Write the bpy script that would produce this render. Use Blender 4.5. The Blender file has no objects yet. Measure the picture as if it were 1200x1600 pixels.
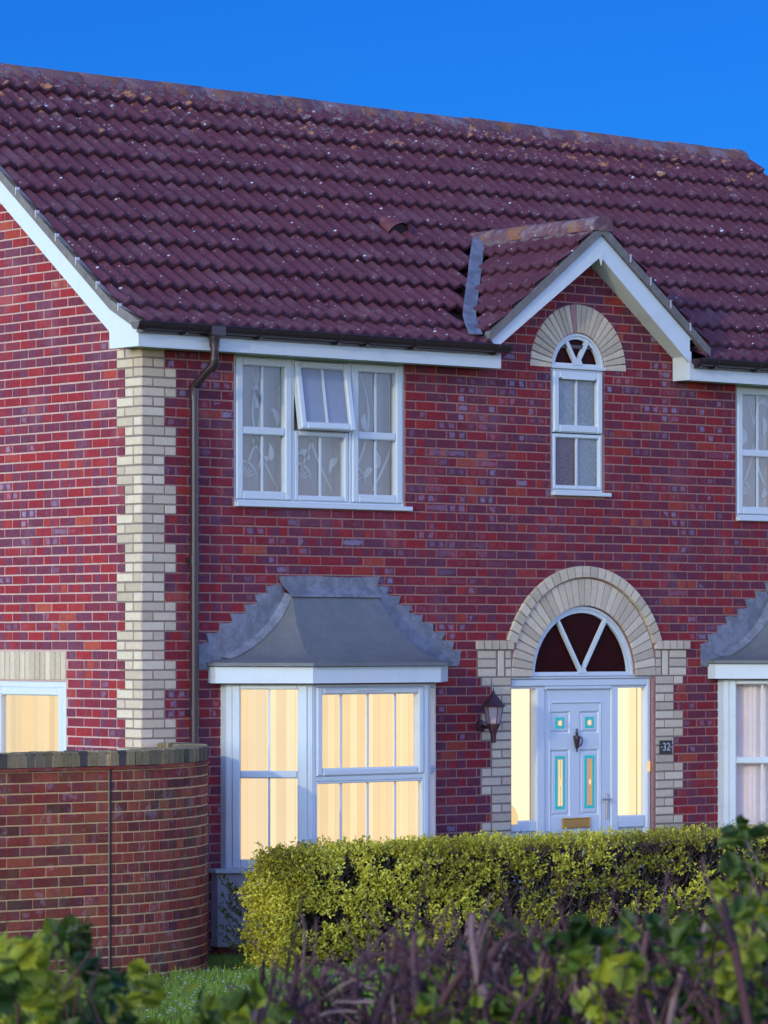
import bpy, bmesh, math, random
from mathutils import Vector, Matrix
from mathutils.geometry import tessellate_polygon
S = bpy.context.scene
COL = S.collection
R_ = math.radians

# ------------------------------------------------------------------ camera
YAW = R_(39.7)
CAMP = Vector((-17.28, -23.785, 2.5))
RIGHT = Vector((math.cos(YAW), -math.sin(YAW), 0))
FWD = Vector((math.sin(YAW), math.cos(YAW), 0))
cd = bpy.data.cameras.new('Camera')
cam = bpy.data.objects.new('Camera', cd); COL.objects.link(cam)
cam.location = CAMP
cam.rotation_euler = (R_(90), 0, -YAW)
cd.sensor_fit = 'HORIZONTAL'; cd.sensor_width = 36; cd.lens = 36*5850/1200
cd.shift_y = 200/1200
cd.clip_start = 0.2; cd.clip_end = 3000
cd.dof.use_dof = True; cd.dof.focus_distance = 29.3; cd.dof.aperture_fstop = 20
S.camera = cam
S.render.resolution_x = 768; S.render.resolution_y = 1024

# ------------------------------------------------------------------ light
SUN_EL = R_(14); SUN_DIR = Vector((-0.94, -0.345, 0)).normalized()
w = bpy.data.worlds.new('World'); S.world = w; w.use_nodes = True
nt = w.node_tree; nt.nodes.clear()
sky = nt.nodes.new('ShaderNodeTexSky'); sky.sky_type = 'NISHITA'; sky.sun_disc = False
sky.sun_elevation = SUN_EL; sky.sun_rotation = math.atan2(SUN_DIR.x, SUN_DIR.y)
sky.air_density = 1.0; sky.dust_density = 0.0; sky.ozone_density = 6.0
# dusk sky: deep blue opposite the afterglow, lilac overhead, pale glow low on the sunset side (-X)
def wn(t, **k):
    x = nt.nodes.new('ShaderNode'+t)
    for q, v in k.items(): setattr(x, q, v)
    return x
tc = wn('TexCoord')
def wdot(v, lo, hi):
    d = wn('VectorMath', operation='DOT_PRODUCT'); nt.links.new(tc.outputs['Generated'], d.inputs[0]); d.inputs[1].default_value = Vector(v).normalized()
    m = wn('MapRange', interpolation_type='SMOOTHSTEP'); nt.links.new(d.outputs['Value'], m.inputs[0]); m.inputs[1].default_value = lo; m.inputs[2].default_value = hi
    return m.outputs[0]
def wmix(f, a, b):
    m = wn('Mix', data_type='RGBA'); nt.links.new(f, m.inputs[0])
    for i, c in ((6, a), (7, b)):
        if isinstance(c, tuple): m.inputs[i].default_value = (*c, 1)
        else: nt.links.new(c, m.inputs[i])
    return m.outputs[2]
BASE_T, BLUE_T, GLOW_T = (4.7, 3.15, 3.7), (0.066, 0.385, 0.87), (11.5, 7.4, 5.6)
grad = wmix(wdot((.64, .77, .05), .25, .75), BASE_T, BLUE_T)
grad = wmix(wdot((-.97, .22, .12), .25, .95), grad, GLOW_T)
tint = wn('Mix', data_type='RGBA', blend_type='MULTIPLY'); tint.inputs[0].default_value = 1.0
nt.links.new(sky.outputs[0], tint.inputs[6]); nt.links.new(grad, tint.inputs[7])
bg = nt.nodes.new('ShaderNodeBackground'); bg.inputs[1].default_value = 0.15
ow = nt.nodes.new('ShaderNodeOutputWorld')
nt.links.new(tint.outputs[2], bg.inputs[0]); nt.links.new(bg.outputs[0], ow.inputs[0])
sl = bpy.data.lights.new('Sun', 'SUN'); sl.energy = 1.1; sl.angle = R_(0.6); sl.color = (1.0, 0.93, 0.55)
so = bpy.data.objects.new('Sun', sl); COL.objects.link(so)
sd = Vector((SUN_DIR.x*math.cos(SUN_EL), SUN_DIR.y*math.cos(SUN_EL), math.sin(SUN_EL)))
so.rotation_euler = sd.to_track_quat('Z', 'Y').to_euler(); so.location = (-20, -15, 12)
S.view_settings.view_transform = 'Standard'; S.view_settings.look = 'None'
S.view_settings.exposure = 0.0; S.view_settings.gamma = 1.0

# ------------------------------------------------------------------ helpers
def tag(o, label=None, cat=None, group=None, kind=None):
    if label: o['label'] = label
    if cat: o['category'] = cat
    if group: o['group'] = group
    if kind: o['kind'] = kind
    return o
def empty(name, loc=(0,0,0), rz=0, **k):
    o = bpy.data.objects.new(name, None); COL.objects.link(o)
    o.location = loc; o.rotation_euler = (0,0,rz); o.empty_display_size = .2
    return tag(o, **k)
class MB:
    def __init__(s): s.v=[]; s.f=[]; s.uv=[]; s.col=[]; s.M=None; s.c=(0.5,0.5,0.5)
    def add(s, vs, fs, uvs=None, c=None):
        n=len(s.v)
        if not hasattr(s,'_st'): s._st=[]
        s._st.append((len(s.v),len(s.f)))
        for p in vs:
            p=Vector(p)
            if s.M is not None: p=s.M@p
            s.v.append(p)
        for i,f in enumerate(fs):
            s.f.append([n+k for k in f])
            s.uv.append([uvs[k] for k in f] if uvs else [(0.5,0.5)]*len(f))
            s.col.append(c or s.c)
    def box(s,x0,x1,y0,y1,z0,z1,c=None):
        s.add([(x0,y0,z0),(x1,y0,z0),(x1,y1,z0),(x0,y1,z0),(x0,y0,z1),(x1,y0,z1),(x1,y1,z1),(x0,y1,z1)],
              [(0,3,2,1),(4,5,6,7),(0,1,5,4),(1,2,6,5),(2,3,7,6),(3,0,4,7)],c=c)
    def cbox(s,x0,x1,y0,y1,z0,z1,b=0.004):
        # box whose -Y face is chamfered
        s.add([(x0,y1,z0),(x1,y1,z0),(x1,y1,z1),(x0,y1,z1),
               (x0,y0+b,z0),(x1,y0+b,z0),(x1,y0+b,z1),(x0,y0+b,z1),
               (x0+b,y0,z0+b),(x1-b,y0,z0+b),(x1-b,y0,z1-b),(x0+b,y0,z1-b)],
              [(0,3,2,1),(0,1,5,4),(1,2,6,5),(2,3,7,6),(3,0,4,7),(4,5,9,8),(5,6,10,9),(6,7,11,10),(7,4,8,11),(8,9,10,11)])
    def tube(s,pts,r,n=10,cap=True,c=None):
        pts=[Vector(p) for p in pts]; rings=[]
        up=None
        for i,p in enumerate(pts):
            d=(pts[min(i+1,len(pts)-1)]-pts[max(i-1,0)]).normalized()
            if up is None: up=Vector((0,0,1)) if abs(d.z)<.9 else Vector((1,0,0))
            a=d.cross(up).normalized(); b=a.cross(d).normalized(); up=b
            rr=r[i] if isinstance(r,(list,tuple)) else r
            rings.append([p+a*(math.cos(2*math.pi*k/n)*rr)+b*(math.sin(2*math.pi*k/n)*rr) for k in range(n)])
        vs=[q for g in rings for q in g]; fs=[]
        for i in range(len(pts)-1):
            for k in range(n):
                fs.append((i*n+k,i*n+(k+1)%n,(i+1)*n+(k+1)%n,(i+1)*n+k))
        if cap: fs.append(tuple(range(n))[::-1]); fs.append(tuple((len(pts)-1)*n+k for k in range(n)))
        s.add(vs,fs,c=c)
    def lathe(s,prof,cx,cy,n=16,a0=0,c=None):
        vs=[];fs=[]
        for (r,z) in prof:
            for k in range(n):
                a=a0+2*math.pi*k/n; vs.append((cx+r*math.cos(a),cy+r*math.sin(a),z))
        for i in range(len(prof)-1):
            for k in range(n): fs.append((i*n+k,i*n+(k+1)%n,(i+1)*n+(k+1)%n,(i+1)*n+k))
        fs.append(tuple(range(n))[::-1]); fs.append(tuple((len(prof)-1)*n+k for k in range(n)))
        s.add(vs,fs,c=c)
    def prism(s,poly,f0,f1,holes=(),c=None):
        # poly of 2D points, f0/f1 map 2D -> 3D front/back
        loops=[list(poly)]+[list(h) for h in holes]
        tri=tessellate_polygon([[Vector((p[0],p[1],0)) for p in l] for l in loops])
        flat=[p for l in loops for p in l]; n=len(flat)
        vs=[f0(*p) for p in flat]+[f1(*p) for p in flat]
        fs=[tuple(t) for t in tri]+[tuple(n+k for k in t[::-1]) for t in tri]
        o=0
        for l in loops:
            m=len(l)
            for i in range(m):
                a=o+i;b=o+(i+1)%m
                fs.append((a,b,n+b,n+a))
            o+=m
        s.add(vs,fs,c=c)
    def ring(s,x0,x1,z0,z1,w,y0,y1,b=.006):
        s.cbox(x0,x0+w,y0,y1,z0,z1,b); s.cbox(x1-w,x1,y0,y1,z0,z1,b)
        s.cbox(x0+w,x1-w,y0,y1,z0,z0+w,b); s.cbox(x0+w,x1-w,y0,y1,z1-w,z1,b)
    def split(s,name,mat,parent=None,n=1,**k):
        # one object per piece: every n consecutive add() calls
        if not hasattr(s,'_st'): return
        st=s._st+[(len(s.v),len(s.f))]; out=[]
        for i in range(0,len(st)-1,n):
            j=min(i+n,len(st)-1); v0,f0=st[i]; v1,f1=st[j]
            m=MB(); m.v=s.v[v0:v1]; m.f=[[q-v0 for q in f] for f in s.f[f0:f1]]; m.uv=s.uv[f0:f1]; m.col=s.col[f0:f1]
            out.append(m.build(name,mat,parent,**k))
        return out
    def build(s,name,mat,parent=None,smooth=False,recalc=True,**k):
        me=bpy.data.meshes.new(name)
        me.from_pydata([tuple(p) for p in s.v],[],s.f)
        uvl=me.uv_layers.new(name='UVMap')
        ca=me.color_attributes.new('rnd','FLOAT_COLOR','CORNER')
        uvd=[];cdat=[]
        for f,u,c in zip(s.f,s.uv,s.col):
            for q in u: uvd+= [q[0],q[1]]
            cdat+=[c[0],c[1],c[2],1.0]*len(f)
        uvl.data.foreach_set('uv',uvd); ca.data.foreach_set('color',cdat)
        if recalc:
            bm=bmesh.new(); bm.from_mesh(me); bmesh.ops.recalc_face_normals(bm,faces=bm.faces); bm.to_mesh(me); bm.free()
        if smooth:
            me.polygons.foreach_set('use_smooth',[True]*len(me.polygons))
            if smooth!='all':
                me.set_sharp_from_angle(angle=R_(smooth if smooth is not True else 40))
        me.materials.append(mat)
        o=bpy.data.objects.new(name,me); COL.objects.link(o)
        if parent: o.parent=parent
        return tag(o,**k)

# ------------------------------------------------------------------ materials
class NT:
    def __init__(s,name):
        s.m=bpy.data.materials.new(name); s.m.use_nodes=True; s.t=s.m.node_tree; s.t.nodes.clear()
        s.out=s.t.nodes.new('ShaderNodeOutputMaterial')
    def n(s,t,**k):
        x=s.t.nodes.new('ShaderNode'+t)
        for a,b in k.items(): setattr(x,a,b)
        return x
    def put(s,sock,v):
        if isinstance(v,bpy.types.NodeSocket): s.t.links.new(v,sock)
        else: sock.default_value=v
    def math(s,op,a,b=0.0,c=None,clamp=False):
        x=s.n('Math',operation=op); x.use_clamp=clamp; s.put(x.inputs[0],a); s.put(x.inputs[1],b)
        if c is not None: s.put(x.inputs[2],c)
        return x.outputs[0]
    def sep(s,v):
        x=s.n('SeparateXYZ'); s.put(x.inputs[0],v); return x.outputs
    def comb(s,a,b,c):
        x=s.n('CombineXYZ'); s.put(x.inputs[0],a); s.put(x.inputs[1],b); s.put(x.inputs[2],c); return x.outputs[0]
    def noise(s,vec,scale,detail=3,rough=.55):
        x=s.n('TexNoise'); s.put(x.inputs['Vector'],vec); x.inputs['Scale'].default_value=scale
        x.inputs['Detail'].default_value=detail; x.inputs['Roughness'].default_value=rough; return x.outputs['Fac']
    def ramp(s,f,stops,interp='LINEAR'):
        x=s.n('ValToRGB'); s.put(x.inputs[0],f); cr=x.color_ramp; cr.interpolation=interp
        while len(cr.elements)<len(stops): cr.elements.new(0.5)
        for e,(p,c) in zip(cr.elements,stops): e.position=p; e.color=(c[0],c[1],c[2],1)
        return x.outputs[0]
    def smooth(s,v,a,b):
        x=s.n('MapRange',interpolation_type='SMOOTHSTEP'); s.put(x.inputs[0],v); x.inputs[1].default_value=a; x.inputs[2].default_value=b; return x.outputs[0]
    def mix(s,f,a,b,mode='MIX'):
        x=s.n('Mix',data_type='RGBA',blend_type=mode); s.put(x.inputs[0],f)
        s.put(x.inputs[6],a if isinstance(a,bpy.types.NodeSocket) else (*a,1)); s.put(x.inputs[7],b if isinstance(b,bpy.types.NodeSocket) else (*b,1)); return x.outputs[2]
    def scalecol(s,c,f):
        x=s.n('VectorMath',operation='SCALE'); s.put(x.inputs[0],c); s.put(x.inputs[3],f); return x.outputs[0]
    def obj(s): return s.n('TexCoord').outputs['Object']
    def bump(s,h,strength=.5,dist=.01):
        x=s.n('Bump'); s.put(x.inputs['Height'],h); x.inputs['Strength'].default_value=strength; x.inputs['Distance'].default_value=dist; return x.outputs[0]
    def principled(s,base,rough=.6,spec=.4,normal=None,metal=0.0):
        p=s.n('BsdfPrincipled'); s.put(p.inputs['Base Color'],base if isinstance(base,bpy.types.NodeSocket) else (*base,1))
        s.put(p.inputs['Roughness'],rough); p.inputs['Specular IOR Level'].default_value=spec; p.inputs['Metallic'].default_value=metal
        if normal is not None: s.put(p.inputs['Normal'],normal)
        s.t.links.new(p.outputs[0],s.out.inputs[0]); return p

def simple(name,c,rough=.5,var=.12,scale=12,bump=.15,spec=.4,metal=0.0):
    t=NT(name); o=t.obj(); f=t.noise(o,scale,4)
    g=t.noise(o,1.7,2)
    k=t.math('ADD',t.math('MULTIPLY',f,var*2),t.math('ADD',t.math('MULTIPLY',g,var),1-var*1.5))
    x=t.n('RGB'); x.outputs[0].default_value=(*c,1)
    t.principled(t.scalecol(x.outputs[0],k),rough,spec,t.bump(t.noise(o,60,3),bump,.003),metal)
    return t.m
def attr(t,name='rnd'):
    a=t.n('Attribute'); a.attribute_name=name; return t.sep(a.outputs['Color'])

def brick_mat(name,palette,mark=.16,markc=(.33,.25,.36),band=True,lichen=0.0,moss=0.0,bandk=.8,dark=1.0,bloom=.16):
    t=NT(name); r,g,b=attr(t)[:3]; o=t.obj()
    uv=t.n('UVMap').outputs[0]; u,v,_=t.sep(uv)
    base=t.ramp(r,palette)
    # kiln banding: darker purple patches at the ends or middle of a brick
    seed=t.math('MULTIPLY',g,57.0)
    bn=t.n('TexNoise',noise_dimensions='2D'); t.put(bn.inputs['Vector'],t.comb(t.math('MULTIPLY',u,1.6),seed,0.0)); bn.inputs['Scale'].default_value=1.3; bn.inputs['Detail'].default_value=1
    bandm=t.math('MULTIPLY',t.smooth(bn.outputs['Fac'],.48,.56),t.smooth(b,.2,.4))
    if band: base=t.mix(t.math('MULTIPLY',bandm,bandk),base,(.155,.045,.085))
    # pale kiss marks
    du=t.math('ABSOLUTE',t.math('SUBTRACT',t.math('FRACT',t.math('MULTIPLY',u,2.0)),.5))
    dv=t.math('ABSOLUTE',t.math('SUBTRACT',v,.5))
    du2=t.math('ABSOLUTE',t.math('SUBTRACT',u,.5)); whole=t.math('GREATER_THAN',t.math('FRACT',t.math('MULTIPLY',g,5.3)),.72)
    du=t.math('ADD',t.math('MULTIPLY',whole,t.math('MULTIPLY',du2,.75)),t.math('MULTIPLY',t.math('SUBTRACT',1.0,whole),t.math('MULTIPLY',du,1.35)))
    d=t.math('MAXIMUM',du,dv)
    wob=t.math('MULTIPLY',t.math('SUBTRACT',t.noise(o,32,2),.5),.55)
    sp=t.smooth(t.math('ADD',d,wob),.46,.22)
    half=t.math('GREATER_THAN',t.math('FRACT',t.math('MULTIPLY',t.math('ADD',t.math('FLOOR',t.math('MULTIPLY',u,2.0)),g),7.31)),.35)
    area=t.smooth(t.noise(o,.5,1),.42,.60)
    thr=t.math('SUBTRACT',1.0,t.math('MULTIPLY',t.math('ADD',t.math('MULTIPLY',area,2.6),.15),mark))
    on=t.math('GREATER_THAN',t.math('FRACT',t.math('MULTIPLY',g,13.7)),thr)
    m=t.math('MULTIPLY',t.math('MULTIPLY',sp,half),t.math('MULTIPLY',on,t.math('ADD',.08,t.math('MULTIPLY',t.math('MULTIPLY',b,b),.85))))
    base=t.mix(m,base,markc)
    # general haze of surface bloom + mottling
    n1=t.noise(o,30,4,.65); n2=t.noise(o,140,3,.6)
    k=t.math('ADD',t.math('MULTIPLY',n1,.95),t.math('ADD',t.math('MULTIPLY',n2,.45),.30)); k=t.math('MULTIPLY',k,dark)
    base=t.scalecol(base,k)
    bl=t.math('MULTIPLY',t.smooth(t.noise(o,2.2,4,.6),.5,.75),bloom)
    base=t.mix(bl,base,(.42,.30,.36))
    if lichen>0:
        z=t.sep(o)[2]
        lf=t.math('MULTIPLY',t.smooth(t.noise(o,7,4,.7),.56,.66),lichen)
        base=t.mix(lf,base,(.62,.60,.62))
    if moss>0:
        lf=t.math('MULTIPLY',t.smooth(t.noise(o,4,4,.7),.44,.62),moss)
        base=t.mix(lf,base,(.14,.13,.05))
    t.principled(base,.85,.25,t.bump(t.math('ADD',n1,t.math('MULTIPLY',n2,.6)),.5,.006))
    return t.m
RED=[(0,(.16,.034,.062)),(.25,(.22,.026,.046)),(.55,(.29,.022,.034)),(.9,(.36,.026,.031)),(.97,(.40,.048,.034)),(1,(.43,.08,.05))]
M={}
M['brick']=brick_mat('RedBrick',RED,mark=.22,dark=.72,bloom=.12)
M['gbrick']=brick_mat('GableBrick',RED,mark=.09,bloom=.14,dark=.88)
M['wbrick']=brick_mat('GardenBrick',[(0,(.13,.032,.024)),(.3,(.23,.038,.024)),(.7,(.33,.046,.027)),(1,(.40,.085,.038))],mark=.0,lichen=.15,moss=.25,bandk=.35,bloom=.0,dark=.85)
M['cap']=brick_mat('CapBrick',[(0,(.06,.05,.05)),(.25,(.16,.115,.06)),(1,(.30,.21,.10))],mark=.0,band=False,moss=.25)
def cream_mat():
    t=NT('CreamBrick'); r,g,b=attr(t)[:3]; o=t.obj()
    base=t.ramp(r,[(0,(.47,.36,.25)),(.5,(.59,.465,.325)),(.85,(.66,.53,.38)),(1,(.56,.40,.29))])
    k=t.math('ADD',t.math('MULTIPLY',t.noise(o,25,4,.65),.35),t.math('ADD',t.math('MULTIPLY',t.noise(o,160,2),.22),.72))
    st=t.smooth(t.noise(o,6,4,.7),.6,.75)
    base=t.mix(t.math('MULTIPLY',st,.3),t.scalecol(base,k),(.28,.25,.22))
    t.principled(base,.85,.25,t.bump(t.noise(o,90,4),.4,.004)); return t.m
M['cream']=cream_mat()
M['fmortar']=simple('FrontMortar',(.34,.165,.135),.9,.3,30,.5,.2)
M['mortar']=simple('PinkMortar',(.52,.32,.28),.9,.3,30,.5,.2)
M['dmortar']=simple('DarkMortar',(.25,.18,.15),.9,.3,30,.5,.2)
M['gmortar']=simple('BuffMortar',(.60,.36,.17),.9,.4,22,.5,.2)
def white_mat(name,c=(.58,.60,.60),dirt=.35,rough=.38):
    t=NT(name); o=t.obj()
    d=t.math('MULTIPLY',t.smooth(t.noise(o,3.5,5,.7),.52,.8),dirt)
    sc=t.n('VectorMath',operation='MULTIPLY'); t.put(sc.inputs[0],o); sc.inputs[1].default_value=(9,9,1.4)
    st=t.math('MULTIPLY',t.smooth(t.noise(sc.outputs[0],3,3,.6),.5,.8),dirt*.5)
    col=t.mix(t.math('ADD',d,st,clamp=True),c,(.36,.36,.36))
    t.principled(col,rough,.45,t.bump(t.noise(o,25,3),.06,.003)); return t.m
M['white']=white_mat('WhiteUPVC',dirt=.25)
M['wood']=white_mat('WhitePaintedWood',dirt=.3,rough=.5)
M['door']=white_mat('DoorWhite',(.60,.62,.64),.08,.42)
M['render']=simple('LilacRender',(.50,.42,.44),.85,.12,14,.3)
M['gutter']=simple('BrownPlastic',(.032,.017,.022),.30,.2,20,.05,.5)
M['iron']=simple('DarkIron',(.055,.022,.03),.4,.2,30,.1,.5)
M['brass']=simple('AgedBrass',(.48,.25,.06),.4,.2,30,.1,.5,.4)
M['steel']=simple('BrushedSteel',(.45,.40,.40),.35,.2,30,.1,.5,.7)
M['lglass']=simple('RibbedLanternGlass',(.40,.31,.33),.3,.25,50,.5,.5)
M['pinkbrick']=simple('PinkBrick',(.40,.20,.18),.85,.2,25,.4,.2)
M['black']=simple('BlackPlate',(.02,.022,.025),.35,.2,20,.05)
M['paint']=simple('DigitWhite',(.48,.46,.45),.5,.2,60,.05)
def tile_mat():
    t=NT('RoofTile'); r,g,b=attr(t)[:3]; o=t.obj(); ox,oy,oz=t.sep(o)[:3]
    base=t.ramp(r,[(0,(.075,.018,.026)),(.5,(.100,.022,.031)),(1,(.13,.028,.035))])
    n1=t.noise(o,14,5,.7); n2=t.noise(o,70,4,.7)
    base=t.scalecol(base,t.math('ADD',t.math('MULTIPLY',n1,.9),t.math('ADD',t.math('MULTIPLY',n2,.7),.2)))
    # grey bloom
    base=t.mix(t.math('MULTIPLY',t.smooth(t.noise(o,3.0,5,.75),.48,.72),.35),base,(.19,.11,.125))
    # more lichen toward the ridge and verge
    up=t.smooth(oz,6.5,7.5)
    l1=t.math('MULTIPLY',t.smooth(t.noise(o,10,5,.75),.55,.68),t.math('ADD',.16,t.math('MULTIPLY',up,.75)),clamp=True)
    base=t.mix(l1,base,(.36,.28,.28))
    l2=t.smooth(t.math('ADD',t.noise(o,6.0,4,.7),t.math('MULTIPLY',up,.12)),.67,.74)
    base=t.mix(t.math('MULTIPLY',l2,.85),base,(.42,.17,.06))
    vo=t.n('TexVoronoi'); t.put(vo.inputs['Vector'],o); vo.inputs['Scale'].default_value=9.0; vo.inputs['Randomness'].default_value=1.0
    vc=t.sep(vo.outputs['Color'])
    rad=t.math('MULTIPLY',t.math('POWER',vc[0],2.0),.14)
    dot=t.math('LESS_THAN',vo.outputs['Distance'],t.math('MULTIPLY',rad,t.math('ADD',.5,t.noise(o,60,2))))
    dot=t.math('MULTIPLY',dot,t.math('GREATER_THAN',vc[1],.12))
    base=t.mix(t.math('MULTIPLY',dot,.8),base,(.66,.64,.66))
    vo2=t.n('TexVoronoi'); t.put(vo2.inputs['Vector'],o); vo2.inputs['Scale'].default_value=26.0
    vd=t.sep(vo2.outputs['Color'])
    dot2=t.math('MULTIPLY',t.math('LESS_THAN',vo2.outputs['Distance'],t.math('MULTIPLY',vd[0],.24)),t.math('GREATER_THAN',vd[2],.6))
    base=t.mix(t.math('MULTIPLY',dot2,.6),base,(.50,.44,.48))
    base=t.mix(t.math('GREATER_THAN',b,.9),base,(.045,.006,.014))   # dark maroon painted on tile noses as the shade under each course
    t.principled(base,.62,.4,t.bump(t.math('ADD',n1,n2),.5,.008)); return t.m
M['tile']=tile_mat()
def ridge_mat():
    t=NT('LichenRidge'); r,g,b=attr(t)[:3]; o=t.obj()
    base=t.ramp(r,[(0,(.13,.06,.075)),(1,(.19,.085,.10))])
    n1=t.noise(o,18,5,.75)
    base=t.scalecol(base,t.math('ADD',n1,.5))
    base=t.mix(t.math('MULTIPLY',t.smooth(t.noise(o,7,5,.75),.48,.6),.6),base,(.26,.20,.20))
    base=t.mix(t.math('MULTIPLY',t.smooth(t.noise(o,4.6,5,.75),.50,.60),.8),base,(.27,.105,.04))
    base=t.mix(t.math('MULTIPLY',t.smooth(t.noise(o,22,3,.7),.66,.72),.8),base,(.6,.57,.52))
    t.principled(base,.85,.3,t.bump(n1,.8,.02)); return t.m
M['ridge']=ridge_mat()
M['cement']=simple('VergeCement',(.175,.15,.14),.9,.45,16,.8,.2)
M['bed']=simple('BeddingMortar',(.15,.10,.105),.9,.5,14,.9,.2)
def lead_mat(name,c1,c2,c3):
    t=NT(name); o=t.obj(); n1=t.noise(o,7,5,.7); n2=t.noise(o,30,4,.7)
    col=t.mix(t.smooth(n1,.4,.62),c1,c2)
    col=t.mix(t.math('MULTIPLY',t.smooth(n2,.58,.72),.5),col,c3)
    t.principled(col,.55,.5,t.bump(t.math('ADD',n1,t.math('MULTIPLY',n2,.4)),.5,.02)); return t.m
M['lead']=lead_mat('LeadFlashing',(.13,.13,.15),(.21,.205,.24),(.34,.33,.36))
M['bayroof']=lead_mat('GreyFelt',(.125,.125,.125),(.145,.14,.14),(.165,.16,.155))
def glass_mat(name,tintc=(1,1,1),rough=0.0,bumpy=0,refl=1.0):
    t=NT(name); tr=t.n('BsdfTransparent'); tr.inputs[0].default_value=(*tintc,1)
    gl=t.n('BsdfGlossy'); gl.inputs['Roughness'].default_value=rough; gl.inputs['Color'].default_value=(.9,.92,.95,1)
    fr=t.n('Fresnel'); fr.inputs[0].default_value=1.5
    if bumpy:
        bn=t.bump(t.noise(t.obj(),bumpy,2),.4,.01); t.put(gl.inputs['Normal'],bn); t.put(fr.inputs['Normal'],bn)
    mx=t.n('MixShader'); t.put(mx.inputs[0],t.math('MULTIPLY',t.math('MULTIPLY',fr.outputs[0],2.0*refl,clamp=True),t.math('SUBTRACT',1.0,t.n('NewGeometry').outputs['Backfacing']))); t.t.links.new(tr.outputs[0],mx.inputs[1]); t.t.links.new(gl.outputs[0],mx.inputs[2])
    t.t.links.new(mx.outputs[0],t.out.inputs[0]); return t.m
M['glass']=glass_mat('WindowGlass')
M['dglass']=simple('DarkFanGlass',(.026,.002,.004),.2,.3,3,.0,.04)
def emis(name,c,s,var=.0,slat=False):
    t=NT(name); e=t.n('Emission'); 
    r,g,b=attr(t)[:3]; o=t.obj()
    col=t.mix(r,tuple(x*y for x,y in zip(c,(1,.90,.74))),c)
    n=t.noise(o,2.0,2)
    k=t.math('MULTIPLY',t.math('ADD',1-var,t.math('MULTIPLY',n,2*var)),t.math('ADD',.80,t.math('MULTIPLY',g,.26)))
    t.put(e.inputs[0],col); t.put(e.inputs[1],t.math('MULTIPLY',k,s)); t.t.links.new(e.outputs[0],t.out.inputs[0]); return t.m
M['blind']=emis('LitBlind',(1.0,.80,.53),1.24,.09)
M['hall']=emis('LitHallway',(1.0,.89,.60),1.25,.03)
M['litshade']=emis('LitLampShade',(1.0,.78,.42),1.0,.06)
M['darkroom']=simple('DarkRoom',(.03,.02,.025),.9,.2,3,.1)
def curtain_mat(name,c,tr=.4):
    t=NT(name); o=t.obj(); n=t.noise(o,5,3)
    x=t.n('RGB'); x.outputs[0].default_value=(*c,1)
    col=t.scalecol(x.outputs[0],t.math('ADD',.85,t.math('MULTIPLY',n,.3)))
    d=t.n('BsdfDiffuse'); t.put(d.inputs[0],col); t.t.links.new(d.outputs[0],t.out.inputs[0]); return t.m
M['sheer']=curtain_mat('SheerCurtain',(.19,.205,.20))
M['sheer2']=curtain_mat('SheerMotif',(.34,.39,.39))
M['pinkc']=curtain_mat('PinkCurtain',(.80,.64,.60))
M['frost']=simple('FrostedGlass',(.20,.22,.235),.25,.5,40,.7,.6)
M['frostl']=simple('ObscureGlass',(.25,.26,.30),.3,.10,12,.3,.6)  # opaque grey-blue colour stands in for sky reflected in the open sash
M['frostd']=simple('FrostedDarkGlass',(.09,.06,.08),.25,.7,40,.9,.6)
M['teal']=emis('TealGlass',(.01,.45,.62),1.1,.1)
M['amberglass']=emis('AmberGlass',(1.0,.72,.42),1.0,.15)
M['brownglass']=emis('BrownGlass',(.62,.36,.20),1.0,.2)
M['bell']=emis('LitBellPush',(1.0,.7,.35),1.1,.05)

# ------------------------------------------------------------------ bricks
CH=0.0767; ZB=0.045; GAP=.0125
RNG=random.Random(7)
def sub(iv,a,b):
    out=[]
    for x0,x1 in iv:
        if b<=x0 or a>=x1: out.append((x0,x1)); continue
        if a>x0: out.append((x0,a))
        if b<x1: out.append((b,x1))
    return out
def brick(mb,f,u0,u1,z0,z1,h=.006,bev=.003,rnd=None,uspan=None,seg=1):
    # f(u,out,z)->xyz
    c=rnd or (RNG.random(),RNG.random(),RNG.random())
    j=lambda:RNG.uniform(-.0013,.0013)
    u0+=j();u1+=j();z0+=j();z1+=j(); h+=RNG.uniform(-.0015,.0015)
    us=[u0+(u1-u0)*k/seg for k in range(seg+1)]
    a=uspan or (0,1)
    for k in range(seg):
        ua,ub=us[k],us[k+1]
        ba=bev if k==0 else 0; bb=bev if k==seg-1 else 0
        P=[f(ua,0,z0),f(ub,0,z0),f(ub,0,z1),f(ua,0,z1),f(ua+ba,h,z0+bev),f(ub-bb,h,z0+bev),f(ub-bb,h,z1-bev),f(ua+ba,h,z1-bev)]
        t0=a[0]+(a[1]-a[0])*k/seg; t1=a[0]+(a[1]-a[0])*(k+1)/seg
        U=[(t0,0),(t1,0),(t1,1),(t0,1)]*2
        F=[(4,5,6,7),(0,1,5,4),(2,3,7,6)]
        if k==0: F.append((3,0,4,7))
        if k==seg-1: F.append((1,2,6,5))
        mb.add(P,F,U,c)
def rows(mb,f,ivfn,k0,k1,off=0.0,L=.225,seg=1,ch=CH,zb=ZB,gap=GAP,**kw):
    for k in range(k0,k1):
        z0=zb+k*ch; z1=z0+ch-gap; zc=(z0+z1)/2
        o=off+(L/2 if k%2 else 0)
        for a,b in ivfn(k,zc):
            n=math.floor((a-o)/L+1e-6)
            while o+n*L<b-1e-6:
                u0=o+n*L; u1=u0+L-gap
                x0=max(u0,a); x1=min(u1,b-gap if b<u1+gap-1e-6 else u1)
                if x1-x0>.025:
                    brick(mb,f,x0,x1,z0,z1,uspan=((x0-u0)/(L-gap),(x1-u0)/(L-gap)),seg=seg,**kw)
                n+=1
FX=lambda u,o,z:(u,-o,z)
GX=lambda u,o,z:(-o,u,z)
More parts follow.
